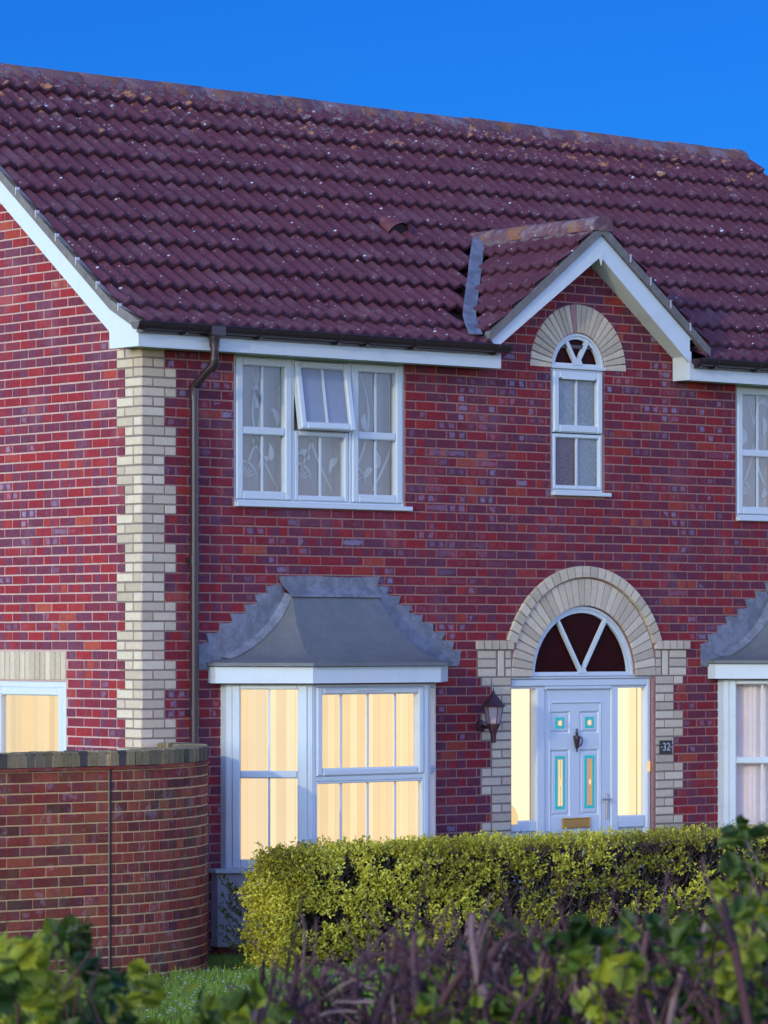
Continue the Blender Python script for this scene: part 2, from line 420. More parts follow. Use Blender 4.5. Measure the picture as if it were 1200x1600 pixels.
PXC=4.70; PZT=6.06; PS=.77      # porch roof: ridge x, plane apex height, pitch slope
BX=5.56                          # second bay offset
WX=5.652                         # second upper window offset
RIDGE_Y=3.2; RIDGE_Z=7.40
HX=9.65                          # right end of the house
def main_z(y):
    y=min(y,2*RIDGE_Y-y)
    return 5.165+.752*(y-.151) if y>.151 else 5.165+.495*(y-.151)

house=empty('brick_house',(4.7,0,0),label='red brick house with purple tiled roof, cream corner bricks and arched white front door',cat='house')
HM=Matrix.Translation((-4.7,0,0))
def HB():
    m=MB(); m.M=HM; return m
def arc(cx,cz,r,a0,a1,n): return [(cx+r*math.cos(a0+(a1-a0)*i/n),cz+r*math.sin(a0+(a1-a0)*i/n)) for i in range(n+1)]
PI=math.pi
DCX,DCZ=4.715,2.185
NCX,NCZ=4.640,4.835
W1=(.912,2.693,3.575,4.795)
door_open=[(3.87,-.2),(5.54,-.2),(5.54,DCZ),(DCX+.61,DCZ)]+arc(DCX,DCZ,.61,0,PI,28)[1:-1]+[(DCX-.61,DCZ),(3.87,DCZ)]
nw_open=[(4.329,3.745),(4.951,3.745),(4.951,NCZ)]+arc(NCX,NCZ,.311,0,PI,20)[1:-1]+[(4.329,NCZ)]
# front wall backing (mortar) with real openings; door opening notched into the outline
def gable_top():
    pts=[(HX,4.95),(5.985,4.95)]
    pts+= [(PXC,PZT-.12),(3.415,4.95)]
    return pts+[(0,4.95)]
outer=[(0,-.3),(.82,-.3),(.82,2.25),(2.92,2.25),(2.92,-.3),(3.87,-.3)]+[(3.87,DCZ)]+[(DCX-.61,DCZ)]+arc(DCX,DCZ,.61,PI,0,28)[1:-1]+[(DCX+.61,DCZ),(5.54,DCZ),(5.54,-.3),(.82+BX,-.3),(.82+BX,2.25),(2.92+BX,2.25),(2.92+BX,-.3),(HX,-.3)]+gable_top()
rect=lambda a,b,c,d:[(a,c),(b,c),(b,d),(a,d)]
holes=[rect(*W1),rect(W1[0]+WX,W1[1]+WX,W1[2],W1[3]),nw_open]
mb=HB(); mb.prism(outer,lambda x,z:(x,0,z),lambda x,z:(x,.30,z),holes)
mb.build('wall',M['fmortar'],house)
# gable end wall with window opening
GW=(1.034,2.10,.95,2.165)
mb=HB(); mb.prism([(0.30,-.3),(2*RIDGE_Y,-.3),(2*RIDGE_Y,4.9),(RIDGE_Y,7.22),(.30,main_z(.3)-.16)],lambda y,z:(0,y,z),lambda y,z:(.30,y,z),[rect(*GW)])
mb.build('wall',M['mortar'],house)
mb=HB(); mb.box(0.3,HX-.3,2*RIDGE_Y-.3,2*RIDGE_Y,-.3,4.9)
mb.prism([(0,-.3),(2*RIDGE_Y,-.3),(2*RIDGE_Y,4.9),(RIDGE_Y,7.22),(0,main_z(0)-.16)],lambda y,z:(HX-.3,y+.0,z),lambda y,z:(HX-.002,y,z))
mb.build('wall',M['gbrick'],house)
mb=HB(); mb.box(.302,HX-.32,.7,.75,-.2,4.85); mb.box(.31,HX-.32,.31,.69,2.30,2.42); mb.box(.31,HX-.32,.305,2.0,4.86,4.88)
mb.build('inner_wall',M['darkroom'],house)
# facade red bricks
BL=(.77,3.0,-.3,2.30)
def facade_iv(k,z):
    if z<4.95: iv=[(0,HX)]
    else:
        h=(PZT-.16-z)/PS
        if h<=.05: return []
        iv=[(PXC-h,PXC+h)]
    q=.3375 if ((k-57)//3)%2==0 and k<60 or False else .225
    iv=sub(iv,-1,q)
    for dx in (0,BX):
        if z<2.30: iv=sub(iv,.80+dx,2.94+dx)
    for dx in (0,WX):
        if W1[2]<z+.02 and z-.02<W1[3]: iv=sub(iv,W1[0]+dx,W1[1]+dx)
    # door
    if z<2.193:
        wd=.34 if ((k-27)//3)%2==1 or k==27 else .225
        if k==27: wd=.34
        elif (k-24)//3%2==0: wd=.225
        else: wd=.34
        iv=sub(iv,3.87-wd,5.56+wd)
    elif z<2.50:
        iv=sub(iv,3.49,5.945)
    elif z<DCZ+.90:
        hw=math.sqrt(max(0,.93**2-(z-DCZ)**2)); iv=sub(iv,DCX-hw,DCX+hw)
    if 3.745<z<NCZ-.0: iv=sub(iv,4.329,4.951)
    elif NCZ<=z<NCZ+.53:
        hw=math.sqrt(max(0,.52**2-(z-NCZ)**2)); iv=sub(iv,NCX-hw,NCX+hw)
    return iv
mb=HB(); rows(mb,FX,facade_iv,-3,76)
mb.build('brickwork',M['brick'],house)
# gable red bricks
def gable_iv(k,z):
    lim=(z-(main_z(.151)-.20))/.752+.151 if z>4.97 else .0
    q=.225 if ((k-57)//3)%2==0 and k<60 else .3375
    a=max(q if z<4.80 else 0,lim); b=2*RIDGE_Y-max(0,lim)
    if z>4.80: a=max(a,.02)
    if a>=b: return []
    iv=[(a,b)]
    if GW[2]<z<2.165: iv=sub(iv,GW[0],GW[1])
    elif 2.165<z<2.42: iv=sub(iv,1.036,2.16)
    return iv
mb=HB(); rows(mb,GX,gable_iv,-3,94,L=.2255)
mb.build('brickwork',M['gbrick'],house)
# cream corner quoins (both faces)
mq=HB(); mqb=HB()
for k in range(-3,62):
    z0=ZB+k*CH; z1=z0+CH-GAP
    wideF=((k-57)//3)%2==0 and k<60
    par=k%2
    for fn,wide in ((FX,wideF),(GX,not wideF)):
        wd=.3375 if wide else .225
        if wide: cuts=[0,.225,.3375] if par else [0,.1125,.3375]
        else: cuts=[0,.225] if (par if fn is FX else not par) else [0,.1125,.225]
        for a,b in zip(cuts[:-1],cuts[1:]):
            brick(mq,fn,a+(0.0 if a==0 else 0),b-GAP,z0,z1,h=.008)
        P=[fn(-.0,.0025,z0-GAP),fn(wd-GAP*.3,.0025,z0-GAP),fn(wd-GAP*.3,.0025,z1+.0),fn(-.0,.0025,z1+.0)]
        mqb.add(P,[(0,1,2,3)])
    # corner cap column so the two faces meet solidly
    mq.add([(-.008,0,z0),(0,-.008,z0),(0,-.008,z1),(-.008,0,z1)],[(0,1,2,3)],None,(RNG.random(),.5,.5))
mqb.build('quoin_mortar',M['dmortar'],house)
mq.build('quoin',M['cream'],house)
# soldier lintel over the gable window
ml=HB(); n=16
for i in range(n):
    a=1.036+i*.0725; brick(ml,lambda u,o,z:(-o,u,z),a,a+.064,2.178,2.405,h=.008)
ml.build('lintel',M['cream'],house)
# door surround quoins
for side in (-1,1):
    mq=HB(); mqb=HB()
    base=3.87 if side<0 else 5.56
    X=lambda d:base+side*d
    def br(d0,d1,z0,z1):
        a,b=sorted((X(d0),X(d1))); brick(mq,FX,a+GAP/2,b-GAP/2,z0,z1,h=.008)
    for k in range(-3,28):
        z0=ZB+k*CH; z1=z0+CH-GAP
        wide=(k==27) or ((k-24)//3%2==1)
        wd=.34 if wide else .225
        cuts=([0,.225,.34] if k%2 else [0,.1125,.34]) if wide else ([0,.225] if k%2==0 else [0,.1125,.225])
        for a,b in zip(cuts[:-1],cuts[1:]): br(a,b,z0,z1)
        a,b=sorted((X(0),X(wd))); mqb.add([(a,-.003,z0-GAP),(b,-.003,z0-GAP),(b,-.003,z1),(a,-.003,z1)],[(0,1,2,3)])
    z0=ZB+28*CH
    for k in range(3):
        zz=z0+k*CH; br(.17,.38,zz,zz+CH-GAP)
        br(0,.07,zz,zz+CH-GAP)
    br(.08,.16,z0,z0+3*CH-GAP)
    zz=z0+3*CH
    for i in range(5): 
        a,b=sorted((X(-.01+i*.085),X(.066+i*.085))); mq.box(a+.003,b-.003,-.032,.0,zz,zz+CH-.006,c=(RNG.random(),RNG.random(),RNG.random()))
    a,b=sorted((X(-.0),X(.378))); mqb.box(a,b,-.003,.001,z0-GAP,zz+CH-.008)
    mqb.build('door_quoin_mortar',M['dmortar'],house)
    mq.build('door_quoin',M['cream'],house)
# arch rings
def arch(name,cx,cz,r0,r1,n,a0=0,a1=PI,y=-.012,pink=None,mat='cream',g=.007,base_y=-.004):
    mb=HB()
    for i in range(n):
        t0=a0+(a1-a0)*i/n; t1=a0+(a1-a0)*(i+1)/n; tg=g/2/((r0+r1)/2)
        t0+=tg;t1-=tg
        c=(RNG.random()*.8,RNG.random(),RNG.random())
        P=[];
        rr0=r0; 
        for yy,e in ((base_y,0),(y,.003)):
            for (r,t) in ((r0+e,t0+e/r0),(r0+e,t1-e/r0),(r1-e,t1-e/r1),(r1-e,t0+e/r1)):
                P.append((cx+r*math.cos(t),yy,cz+r*math.sin(t)))
        # deepen the soffit edge back into the reveal
        P+= [(cx+r0*math.cos(t),.06,cz+r0*math.sin(t)) for t in (t0,t1)]
        F=[(4,5,6,7),(0,1,5,4),(1,2,6,5),(2,3,7,6),(3,0,4,7),(8,9,1,0)]
        if pink is not None and i==pink: mbp=HB(); mbp.add(P,F,None,(.95,.3,.2)); mbp.build('pink_arch_brick',M['pinkbrick'],house); continue
        mb.add(P,F,None,c)
    # mortar ring behind
    m2=HB(); N=48
    for i in range(N):
        t0=a0+(a1-a0)*i/N;t1=a0+(a1-a0)*(i+1)/N
        m2.add([(cx+r*math.cos(t),yy,cz+r*math.sin(t)) for (r,t,yy) in ((r0,t0,-.005),(r0,t1,-.005),(r1,t1,-.005),(r1,t0,-.005),(r0,t0,.06),(r0,t1,.06),(r1,t1,.06),(r1,t0,.06))],[(0,1,2,3),(0,4,5,1),(3,2,6,7)])
    m2.build('arch_mortar',M['dmortar'],house)
    mb.build(name,M[mat],house)
arch('door_arch',DCX,DCZ,.612,.845,32)
arch('door_arch',DCX,DCZ,.857,.955,25,R_(19),R_(161),y=-.034)
arch('window_arch',NCX,NCZ,.315,.56,25,y=-.014,pink=13)

# ------------------------------------------------------------------ roof
PITCH=math.atan(.752); PER=.15
def wave(x):
    t=(x/PER)%1.0
    return .016*(1-math.cos(2*math.pi*t))+.010*math.exp(-((t-.5)/.16)**2)
def tile_slope(mb,fmap,courses,x0,x1,cullfn,nper=10,tilew=.30,lift=.050,thick=.034):
    """fmap(x,s,h) -> xyz ; courses list of (s_low,s_high)"""
    for ci,(s0,s1) in enumerate(courses):
        n0=math.floor(x0/tilew); 
        n=n0
        while n*tilew<x1:
            a=max(n*tilew+.002,x0); b=min((n+1)*tilew-.002,x1); n+=1
            iv=[(a,b)]
            ex=cullfn(s0,s1)
            for e in ex: iv=sub(iv,*e)
            for a2,b2 in iv:
                if b2-a2<.02: continue
                m=max(2,int(round((b2-a2)/PER*nper)))
                dh=RNG.uniform(-.002,.002); tl=RNG.uniform(-.003,.003); ds=RNG.uniform(-.004,.004)
                c=(.35+.3*RNG.random(),.5,RNG.random()*.5)
                vs=[];fs=[]
                for i in range(m+1):
                    x=a2+(b2-a2)*i/m; wv=wave(x)+dh+tl*((x-a2)/.3-.5)
                    e=.004 if i in (0,m) else 0
                    vs.append(fmap(x,s0+ds,wv+lift-thick-.004-.008))  # nose underside
                    vs.append(fmap(x,s0+ds-.002,wv+lift-.006-e))
                    vs.append(fmap(x,s0+ds+.010,wv+lift-e))
                    vs.append(fmap(x,(s0+s1)/2,wv+lift*.55-e))
                    vs.append(fmap(x,s1+.03,wv+lift*.0-e))
                for i in range(m):
                    for q in (2,3):
                        fs.append((i*5+q,(i+1)*5+q,(i+1)*5+q+1,i*5+q+1))
                mb.add(vs,fs,None,c)
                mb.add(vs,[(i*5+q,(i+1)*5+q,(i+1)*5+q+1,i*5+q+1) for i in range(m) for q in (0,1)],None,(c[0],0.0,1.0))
S_KINK=math.hypot(.42,.42*.495)
SL=S_KINK+ (RIDGE_Y-.151)/math.cos(PITCH)
EY=-.27
def prof(s):
    if s<S_KINK:
        y=EY+s*math.cos(math.atan(.495)); return y,main_z(y),math.atan(.495)
    y=.151+(s-S_KINK)*math.cos(PITCH); return y,main_z(.151)+(s-S_KINK)*math.sin(PITCH),PITCH
def fmain(x,s,h):
    y,z,p=prof(s); h-=.03
    return (x,y-math.sin(p)*h,z+math.cos(p)*h)
VX0,VX1=-.20,9.82
nc=12; g0=(SL-.06)/nc
courses=[(i*g0,(i+1)*g0) for i in range(nc)]
def cull(s0,s1):
    y,z,_=prof(s0+.02)
    h=(PZT-z)/PS-.04
    if y<.15: return [(3.46,5.90)]
    return [(PXC-h,PXC+h)] if h>0.1 else []
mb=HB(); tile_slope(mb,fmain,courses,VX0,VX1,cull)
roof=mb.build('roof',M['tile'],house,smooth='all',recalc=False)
# under-sheet closing the front slope, and the back slope
mb=HB()
def sheet(x0,x1,pts,th=.03):
    vs=[];fs=[]
    for (y,z) in pts:
        for x in (x0,x1):
            vs.append((x,y,z)); vs.append((x,y,z-th))
    for i in range(len(pts)-1):
        a=i*4;b=a+4
        fs+=[(a,a+2,b+2,b),(a+1,b+1,b+3,a+3),(a,b,b+1,a+1),(a+2,a+3,b+3,b+2)]
    fs+=[(0,1,3,2),(len(pts)*4-4,len(pts)*4-2,len(pts)*4-1,len(pts)*4-3)]
    mb.add(vs,fs)
fr=[(y,main_z(y)-.055) for y in (.02,.151,RIDGE_Y)]
sheet(VX0+.02,VX1-.02,fr)
sheet(VX0+.02,3.50,[(-.25,main_z(-.25)-.05),(.018,main_z(.018)-.055)])
sheet(5.88,VX1-.02,[(-.25,main_z(-.25)-.05),(.018,main_z(.018)-.055)])
mb.build('roof_deck',M['gutter'],roof)
mb=HB()
def fback(x,s,h):
    x_,y,z=fmain(x,s,h); return (x_,2*RIDGE_Y-y,z)
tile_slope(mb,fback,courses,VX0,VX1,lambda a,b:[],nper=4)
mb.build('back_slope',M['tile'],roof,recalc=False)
# main ridge tiles bedded in mortar
mb=HB(); x=VX0
while x<VX1-.1:
    L=.45; x1=min(x+L,VX1); c=(RNG.random(),RNG.random(),RNG.random()); dz=RNG.uniform(-.006,.006)
    vs=[];fs=[];N=10
    for xx,rr in ((x,.0),(x+.012,.004),(x1-.012,.0),(x1-.004,-.004)):
        for i in range(N+1):
            t=PI*(-.12)+PI*1.24*i/N
            vs.append((xx,RIDGE_Y+math.cos(t)*(.155+rr),RIDGE_Z-.045+dz+math.sin(t)*(.125+rr)))
    for a in range(3):
        for i in range(N): fs.append((a*(N+1)+i,a*(N+1)+i+1,(a+1)*(N+1)+i+1,(a+1)*(N+1)+i))
    fs.append(tuple(range(N+1))); fs.append(tuple(3*(N+1)+i for i in range(N+1))[::-1])
    mb.add(vs,fs,None,c); x=x1
mb.build('ridge',M['ridge'],roof,smooth=50)
mb=HB()   # mortar bedding fillet under the ridge
mb.tube([(VX0+.03+i*.2,RIDGE_Y-.15+RNG.uniform(-.008,.008),RIDGE_Z-.075+RNG.uniform(-.008,.008)) for i in range(50)],.035,6)
mb.build('ridge_mortar',M['bed'],roof)
# verge undercloak and bargeboard on the left gable
def vline(y,d):    # d below tile surface
    return main_z(y)-d
VXB=-.19
yy=[-.25,.151,RIDGE_Y]
mb=HB()
poly=[(y,vline(y,-.005)) for y in yy]+[(y,vline(y,.075)) for y in yy[::-1]]
full=poly
mb.prism([(p[0],p[1]) for p in poly],lambda y,z:(VX0-.002,y,z),lambda y,z:(VX0+.055,y,z))
mb.prism([(2*RIDGE_Y-p[0],p[1]) for p in poly],lambda y,z:(VX0-.002,y,z),lambda y,z:(VX0+.055,y,z))
mb.build('verge_mortar',M['cement'],roof)
mb=HB()
for i in range(1,nc):
    y,z,p=prof(courses[i][0]); 
    mb.box(VX0-.007,VX0+.03,y-.017,y-.008,z-.045,z+.018)
mb.split('verge_clip',M['steel'],roof)
mb=HB()
TOP=.077; BOT=.262
pl=[(y,vline(y,TOP)) for y in (.17,RIDGE_Y)]+[(y,vline(y,BOT)) for y in (RIDGE_Y,.17)]
mb.prism(pl,lambda y,z:(VXB,y,z),lambda y,z:(VXB+.022,y,z))
mb.prism([(2*RIDGE_Y-p[0],p[1]) for p in pl],lambda y,z:(VXB,y,z),lambda y,z:(VXB+.022,y,z))
box=[(-.222,4.782),(.168,4.782),(.168,vline(.168,TOP+.001)),(.151,vline(.151,TOP)),(-.222,vline(-.222,TOP))]
mb.prism(box,lambda y,z:(VXB-.002,y,z),lambda y,z:(VXB+.022,y,z))
mb.prism([(2*RIDGE_Y-p[0],p[1]) for p in box],lambda y,z:(VXB-.002,y,z),lambda y,z:(VXB+.022,y,z))
mb.box(VXB+.022,-.002,.14,.168,4.79,5.0)
mb.build('bargeboard',M['wood'],house)
mb=HB()
mb.prism([(.15,vline(.15,BOT-.02)),(RIDGE_Y,vline(RIDGE_Y,BOT-.02)),(RIDGE_Y,vline(RIDGE_Y,BOT-.035)),(.15,vline(.15,BOT-.035))],lambda y,z:(VXB+.023,y,z),lambda y,z:(-.001,y,z))
mb.build('soffit',M['wood'],house)
# eaves: fascia, soffit, gutter
for (a,b) in ((VXB+.0005,3.560),(5.770,VX1-.03)):
    mb=HB(); mb.box(a+.022 if a<0 else a,b,-.222,-.200,4.780,4.93); mb.build('fascia',M['wood'],house)
    mb=HB(); mb.box(a+.022 if a<0 else a+.022,b-.003,-.199,-.001,4.786,4.797); mb.build('soffit',M['wood'],house)
def gutter(a,b,brk):
    mb=HB(); N=8; prof_=[]
    for i in range(N+1):
        t=PI+PI*i/N; prof_.append((-.282+math.cos(t)*.056,4.965+math.sin(t)*.060))
    prof2=[(-.282+math.cos(PI+PI*i/N)*.052,4.965+math.sin(PI+PI*i/N)*.056) for i in range(N+1)]
    pl=prof_+prof2[::-1]
    n=len(pl)
    mb.add([(x,p[0],p[1]) for x in (a,b) for p in pl],[(i,(i+1)%n,n+(i+1)%n,n+i) for i in range(n)])
    # front lip
    mb.tube([(a,-.338,4.967),(b,-.338,4.967)],.006,6)
    g=mb.build('gutter',M['gutter'],house,smooth=40)
    mb=HB()
    for x in (a,b): mb.prism(prof_,lambda y,z,x=x:(x-.008,y,z-.002),lambda y,z,x=x:(x+.004,y,z-.002))
    mb.split('end_cap',M['gutter'],g)
    mb=HB()
    for x in brk:
        pr=[(-.282+math.cos(PI+PI*i/N)*.0615,4.965+math.sin(PI+PI*i/N)*.066) for i in range(N+1)]
        m=len(pr)
        mb.prism(pr+[( -.222,4.97)],lambda y,z,x=x:(x-.018,y,z),lambda y,z,x=x:(x+.018,y,z))
        mb.box(x-.012,x+.012,-.30,-.223,4.885,4.91)
    mb.split('bracket',M['gutter'],g,2)
    return g
g1=gutter(-.262,3.585,(-.20,.22,.95,1.75,2.05,2.55,3.45))
g2=gutter(5.80,VX1-.03,(5.83,6.02,6.55,7.5,8.5))
# rainwater pipe
mb=HB(); mb.lathe([(.030,4.80),(.040,4.80),(.042,4.86),(.052,4.90),(.05,4.93)],.50,-.282,14)
mb.box(.43,.57,-.342,-.222,4.895,4.972)
mb.build('gutter_outlet',M['gutter'],g1,smooth=40)
mb=HB(); mb.tube([(.50,-.282,4.84),(.50,-.282,4.70),(.497,-.272,4.665),(.468,-.085,4.52),(.465,-.066,4.49),(.465,-.066,4.44)],.033,14)
mb.tube([(.50,-.282,4.72),(.50,-.282,4.665),(.493,-.25,4.635)],.039,14)
mb.tube([(.471,-.11,4.53),(.465,-.066,4.50),(.465,-.066,4.40)],.039,14)
mb.tube([(.465,-.066,4.46),(.465,-.066,-.05)],.0335,14)
for z in (3.1,1.9,.6): mb.lathe([(.034,z),(.040,z),(.040,z+.06),(.034,z+.06)],.465,-.066,14); mb.box(.42,.51,-.06,-.002,z+.01,z+.05)
mb.build('downpipe',M['gutter'],house,smooth=40)
# porch roof
def fporch(side):
    # u runs along Y (depth), s up the slope
    pp=math.atan(PS); L=1.27/math.cos(pp)
    def f(u,s,h):
        h-=.03
        dx=1.27-s*math.cos(pp); z=PZT-PS*dx
        return (PXC+side*(dx+math.sin(pp)*h), u, z+math.cos(pp)*h)
    return f,L,pp
porch_parts=[]
mb=HB()
for side in (-1,1):
    f,L,pp=fporch(side)
    cs=[(i*L/5,(i+1)*L/5) for i in range(5)]
    def cl(s0,s1):
        dx=1.27-(s0+.0)*math.cos(pp); z=PZT-PS*dx
        return [(.151+(z-5.165)/.752+.12,5)]
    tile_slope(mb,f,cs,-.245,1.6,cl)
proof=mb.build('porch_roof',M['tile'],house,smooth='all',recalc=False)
mb=HB(); y=-.262
while y<1.42:
    y1=min(y+.44,1.46); N=10; vs=[];fs=[]; c=(RNG.random(),.5,.5)
    for q,rr in ((y,0),(y+.012,.004),(y1-.004,-.003)):
        for i in range(N+1):
            t=-.35+(PI+.7)*i/N; vs.append((PXC+math.cos(t)*(.115+rr),q,PZT-.015+math.sin(t)*(.095+rr)))
    for a in range(2):
        for i in range(N): fs.append((a*(N+1)+i,a*(N+1)+i+1,(a+1)*(N+1)+i+1,(a+1)*(N+1)+i))
    fs.append(tuple(range(N+1))); fs.append(tuple(2*(N+1)+i for i in range(N+1))[::-1])
    mb.add(vs,fs,None,c); y=y1
mb.build('ridge',M['ridge'],proof,smooth=50)
mb=HB()
for side in (-1,1): mb.tube([(PXC+side*.115,-.24+i*.12,PZT-.075+RNG.uniform(-.01,.01)) for i in range(14)],.024,6)
mb.build('ridge_mortar',M['bed'],proof)
mb=HB()
for side in (-1,1):
    # verge mortar strip
    x1=1.30
    def V(dx,d): return (PXC+side*dx,PZT-PS*dx-d)
    pl=[V(0,-.01),V(x1,-.01),V(x1,.07),V(0,.075)]
    mb.prism(pl,lambda x,z:(x,-.252,z),lambda x,z:(x,-.19,z))
mb.build('verge_mortar',M['cement'],proof)
mb=HB()
for dx in (.32,.56,.80,1.04): 
    x=PXC+dx; z=PZT-PS*dx; mb.box(x-.006,x+.008,-.262,-.2,z-.05,z+.02)
mb.split('verge_clip',M['steel'],proof)
# lead valleys: V strip between the main and the porch slopes
def vpt(z,side,dmain,dporch,lift):
    yv=.151+(z-5.165)/.752 if z>5.165 else .151+(z-5.165)/.495
    dx=(PZT-z)/PS
    return Vector((PXC+side*(dx+dmain),yv-lift*.5,z+lift+0))
for side in (-1,):
    mb=HB(); zs=[4.99+i*(6.02-4.99)/10 for i in range(11)]
    vs=[];fs=[]
    for i,z in enumerate(zs):
        w=RNG.uniform(-.004,.004)
        a=vpt(z,side,.115+w,0,.060); b=vpt(z,side,.09,0,.062); b2=vpt(z,side,.04,0,.060); c=vpt(z,side,-.035,0,.066)
        for p in (a,b,b2,c): vs.append(p)
    for i in range(10):
        for q in range(3): fs.append((i*4+q,i*4+q+1,(i+1)*4+q+1,(i+1)*4+q))
    mb.add(vs,fs); mb.build('valley',M['lead'],proof,smooth='all')
# porch bargeboards, soffit, returns
mb=HB()
def VB(dx,d,side): return (PXC+side*dx,PZT-PS*dx-d)
for side in (-1,1):
    xe=1.225 if side<0 else 1.13
    pl=[VB(0.001,.08,side),VB(1.30 if side<0 else 1.10,.08,side)]
    if side<0: pl+=[(PXC-1.30,4.965),(3.555,4.985),(PXC,5.792)]
    else: pl+=[(5.769,PZT-PS*1.069-.10),(5.769,4.93),VB(0.001,.268,side)]
    mb.prism(pl,lambda x,z:(x,-.224,z),lambda x,z:(x,-.202,z))
mb.prism([(PXC-.028,5.83),(PXC+.028,5.83),(PXC+.022,5.79),(PXC,5.715),(PXC-.022,5.79)],lambda x,z:(x,-.232,z),lambda x,z:(x,-.2245,z))
mb.build('bargeboard',M['wood'],house)
mb=HB()
for side in (-1,1):
    e=1.17 if side<0 else 1.06
    pl=[VB(0.0,.255,side),VB(e,.255,side),VB(e,.243,side),VB(0.0,.243,side)]
    if side<0: pl=[(PXC,5.806),(3.61,5.04),(3.61,5.05),(PXC,5.818)]
    mb.prism(pl,lambda x,z:(x,-.2015,z),lambda x,z:(x,-.001,z))
mb.build('soffit',M['wood'],house)
mb=HB(); mb.box(5.768,5.788,-.2235,-.009,4.782,5.03); mb.box(3.54,3.56,-.199,-.009,4.798,4.96)
mb.split('eaves_box',M['wood'],house)
# hooded vent tile
mb=HB(); vx=3.72; s=S_KINK+1.18/math.cos(PITCH)
vs=[];fs=[];N=8
for j,(ds,sc,ln) in enumerate(((-.01,1,0),(.10,.9,0),(.22,.45,0))):
    for i in range(N+1):
        t=PI*i/N; vs.append(fmain(vx+math.cos(t)*.112*(1 if j<2 else .8),s+ds,.035+math.sin(t)*.115*sc))
for j in range(2):
    for i in range(N): fs.append((j*(N+1)+i,j*(N+1)+i+1,(j+1)*(N+1)+i+1,(j+1)*(N+1)+i))
mb.add(vs,fs,None,(1,.5,.5))
mo=HB(); mo.add([fmain(vx+math.cos(PI*i/N)*.094,s+.004,.03+math.sin(PI*i/N)*.098) for i in range(N+1)],[tuple(range(N+1))])  # dark sheet across the hood mouth stands in for the shade inside
v=mb.build('roof_vent',M['tile'],roof,smooth=50); mo.build('vent_opening',M['darkroom'],roof)

# ------------------------------------------------------------------ windows
def pane(mb,x0,x1,z0,z1,y): mb.box(x0,x1,y,y+.006,z0,z1)
def upper_window(dx,opened):
    wm=Matrix.Translation((W1[0]+dx-4.7,0,3.575))
    f=MB(); f.M=wm
    W,H=1.781,1.22; y0=.012; y1=.075
    f.ring(0,W,.03,H,.022,y0,y1)
    # columns
    c1,c2=.605,1.205
    f.cbox(c1-.014,c1+.014,y0-.002,y1,.052,H-.022); f.cbox(c2-.014,c2+.014,y0-.002,y1,.052,H-.022)
    f.cbox(-.004,W+.05,-.045,y1,-.006,.030,.004)   # sill
    fr=f.build('window',M['white'],house)
    s=MB(); s.M=wm; g=MB(); g.M=wm; b=MB(); b.M=wm
    TR=.605   # transom height
    for (a,c) in ((.024,c1-.016),(c2+.016,W-.024)):
        s=MB(); s.M=wm
        s.ring(a,c,.054,H-.024,.068,y0-.012,y1-.01,.010)
        s.cbox(a+.068,c-.068,y0-.008,y1-.012,TR-.032,TR+.032,.010)
        pane(g,a+.068,c-.068,.12,TR-.032,.042); pane(g,a+.068,c-.068,TR+.032,H-.092,.042)
        s.build('sash',M['white'],fr)
        m=(a+c)/2
        b.box(m-.010,m+.010,.030,.041,.122,TR-.032); b.box(m-.010,m+.010,.030,.041,TR+.032,H-.092)
    a,c=c1+.016,c2-.016
    s=MB(); s.M=wm; s.ring(a,c,.054,TR+.02,.045,y0-.002,y1-.01,.010); s.build('sash',M['white'],fr)
    pane(g,a+.045,c-.045,.099,TR-.025,.042); m=(a+c)/2; b.box(m-.010,m+.010,.030,.041,.099,TR-.025)
    g.split('pane',M['glass'],fr); b.split('glazing_bar',M['white'],fr)
    # top hung middle sash
    ang=R_(9.5) if opened else 0
    piv=Matrix.Translation((a,y0,H-.030))@Matrix.Rotation(-ang,4,'X')
    h=H-.030-(TR+.022)
    t=MB(); t.M=wm@piv; t.ring(.0,c-a,-h,0,.058,-.012,.045,.010)
    t.build('top_sash',M['white'],fr)
    t=MB(); t.M=wm@piv; pane(t,.058,c-a-.058,-h+.058,-.058,.018); t.build('pane',M['frostl'] if opened else M['glass'],fr)
    t=MB(); t.M=wm@piv; t.box((c-a)/2-.010,(c-a)/2+.010,.004,.017,-h+.058,-.058); t.build('glazing_bar',M['white'],fr); t=MB(); t.M=wm@piv; t.box(.13,c-a-.13,-.020,-.013,-.045,-.020); t.build('trickle_vent',M['white'],fr)
    return fr
upper_window(0,True)
upper_window(WX,False)
# narrow arched window
f=HB(); x0,x1=4.331,4.949
f.ring(x0,x1,3.775,4.835,.022,.015,.08); f.cbox(x0-.004,x1+.05,-.045,.08,3.742,3.775,.004)
nwf=f.build('arched_window',M['white'],house)
s=HB(); s.ring(x0+.022,x1-.02,4.285,4.815,.066,-.010,.06,.012); s.cbox(x0+.12,x1-.12,-.02,-.009,4.742,4.762); s.build('sash',M['white'],nwf); s=HB()
s.ring(x0+.023,x1-.023,3.797,4.275,.035,.002,.06,.008)
s.build('sash',M['white'],nwf)
g=HB(); pane(g,x0+.088,x1-.086,4.351,4.749,.03); g.build('pane',M['frost'],nwf)
g=HB(); pane(g,4.648,x1-.058,3.832,4.24,.03); g.build('pane',M['frost'],nwf)
g=HB(); pane(g,x0+.058,4.632,3.832,4.24,.03); g.build('pane',M['frostd'],nwf)
b=HB(); b.box(4.632,4.648,.012,.03,3.832,4.24); b.box(4.630,4.646,.012,.03,4.351,4.749); b.split('glazing_bar',M['white'],nwf)
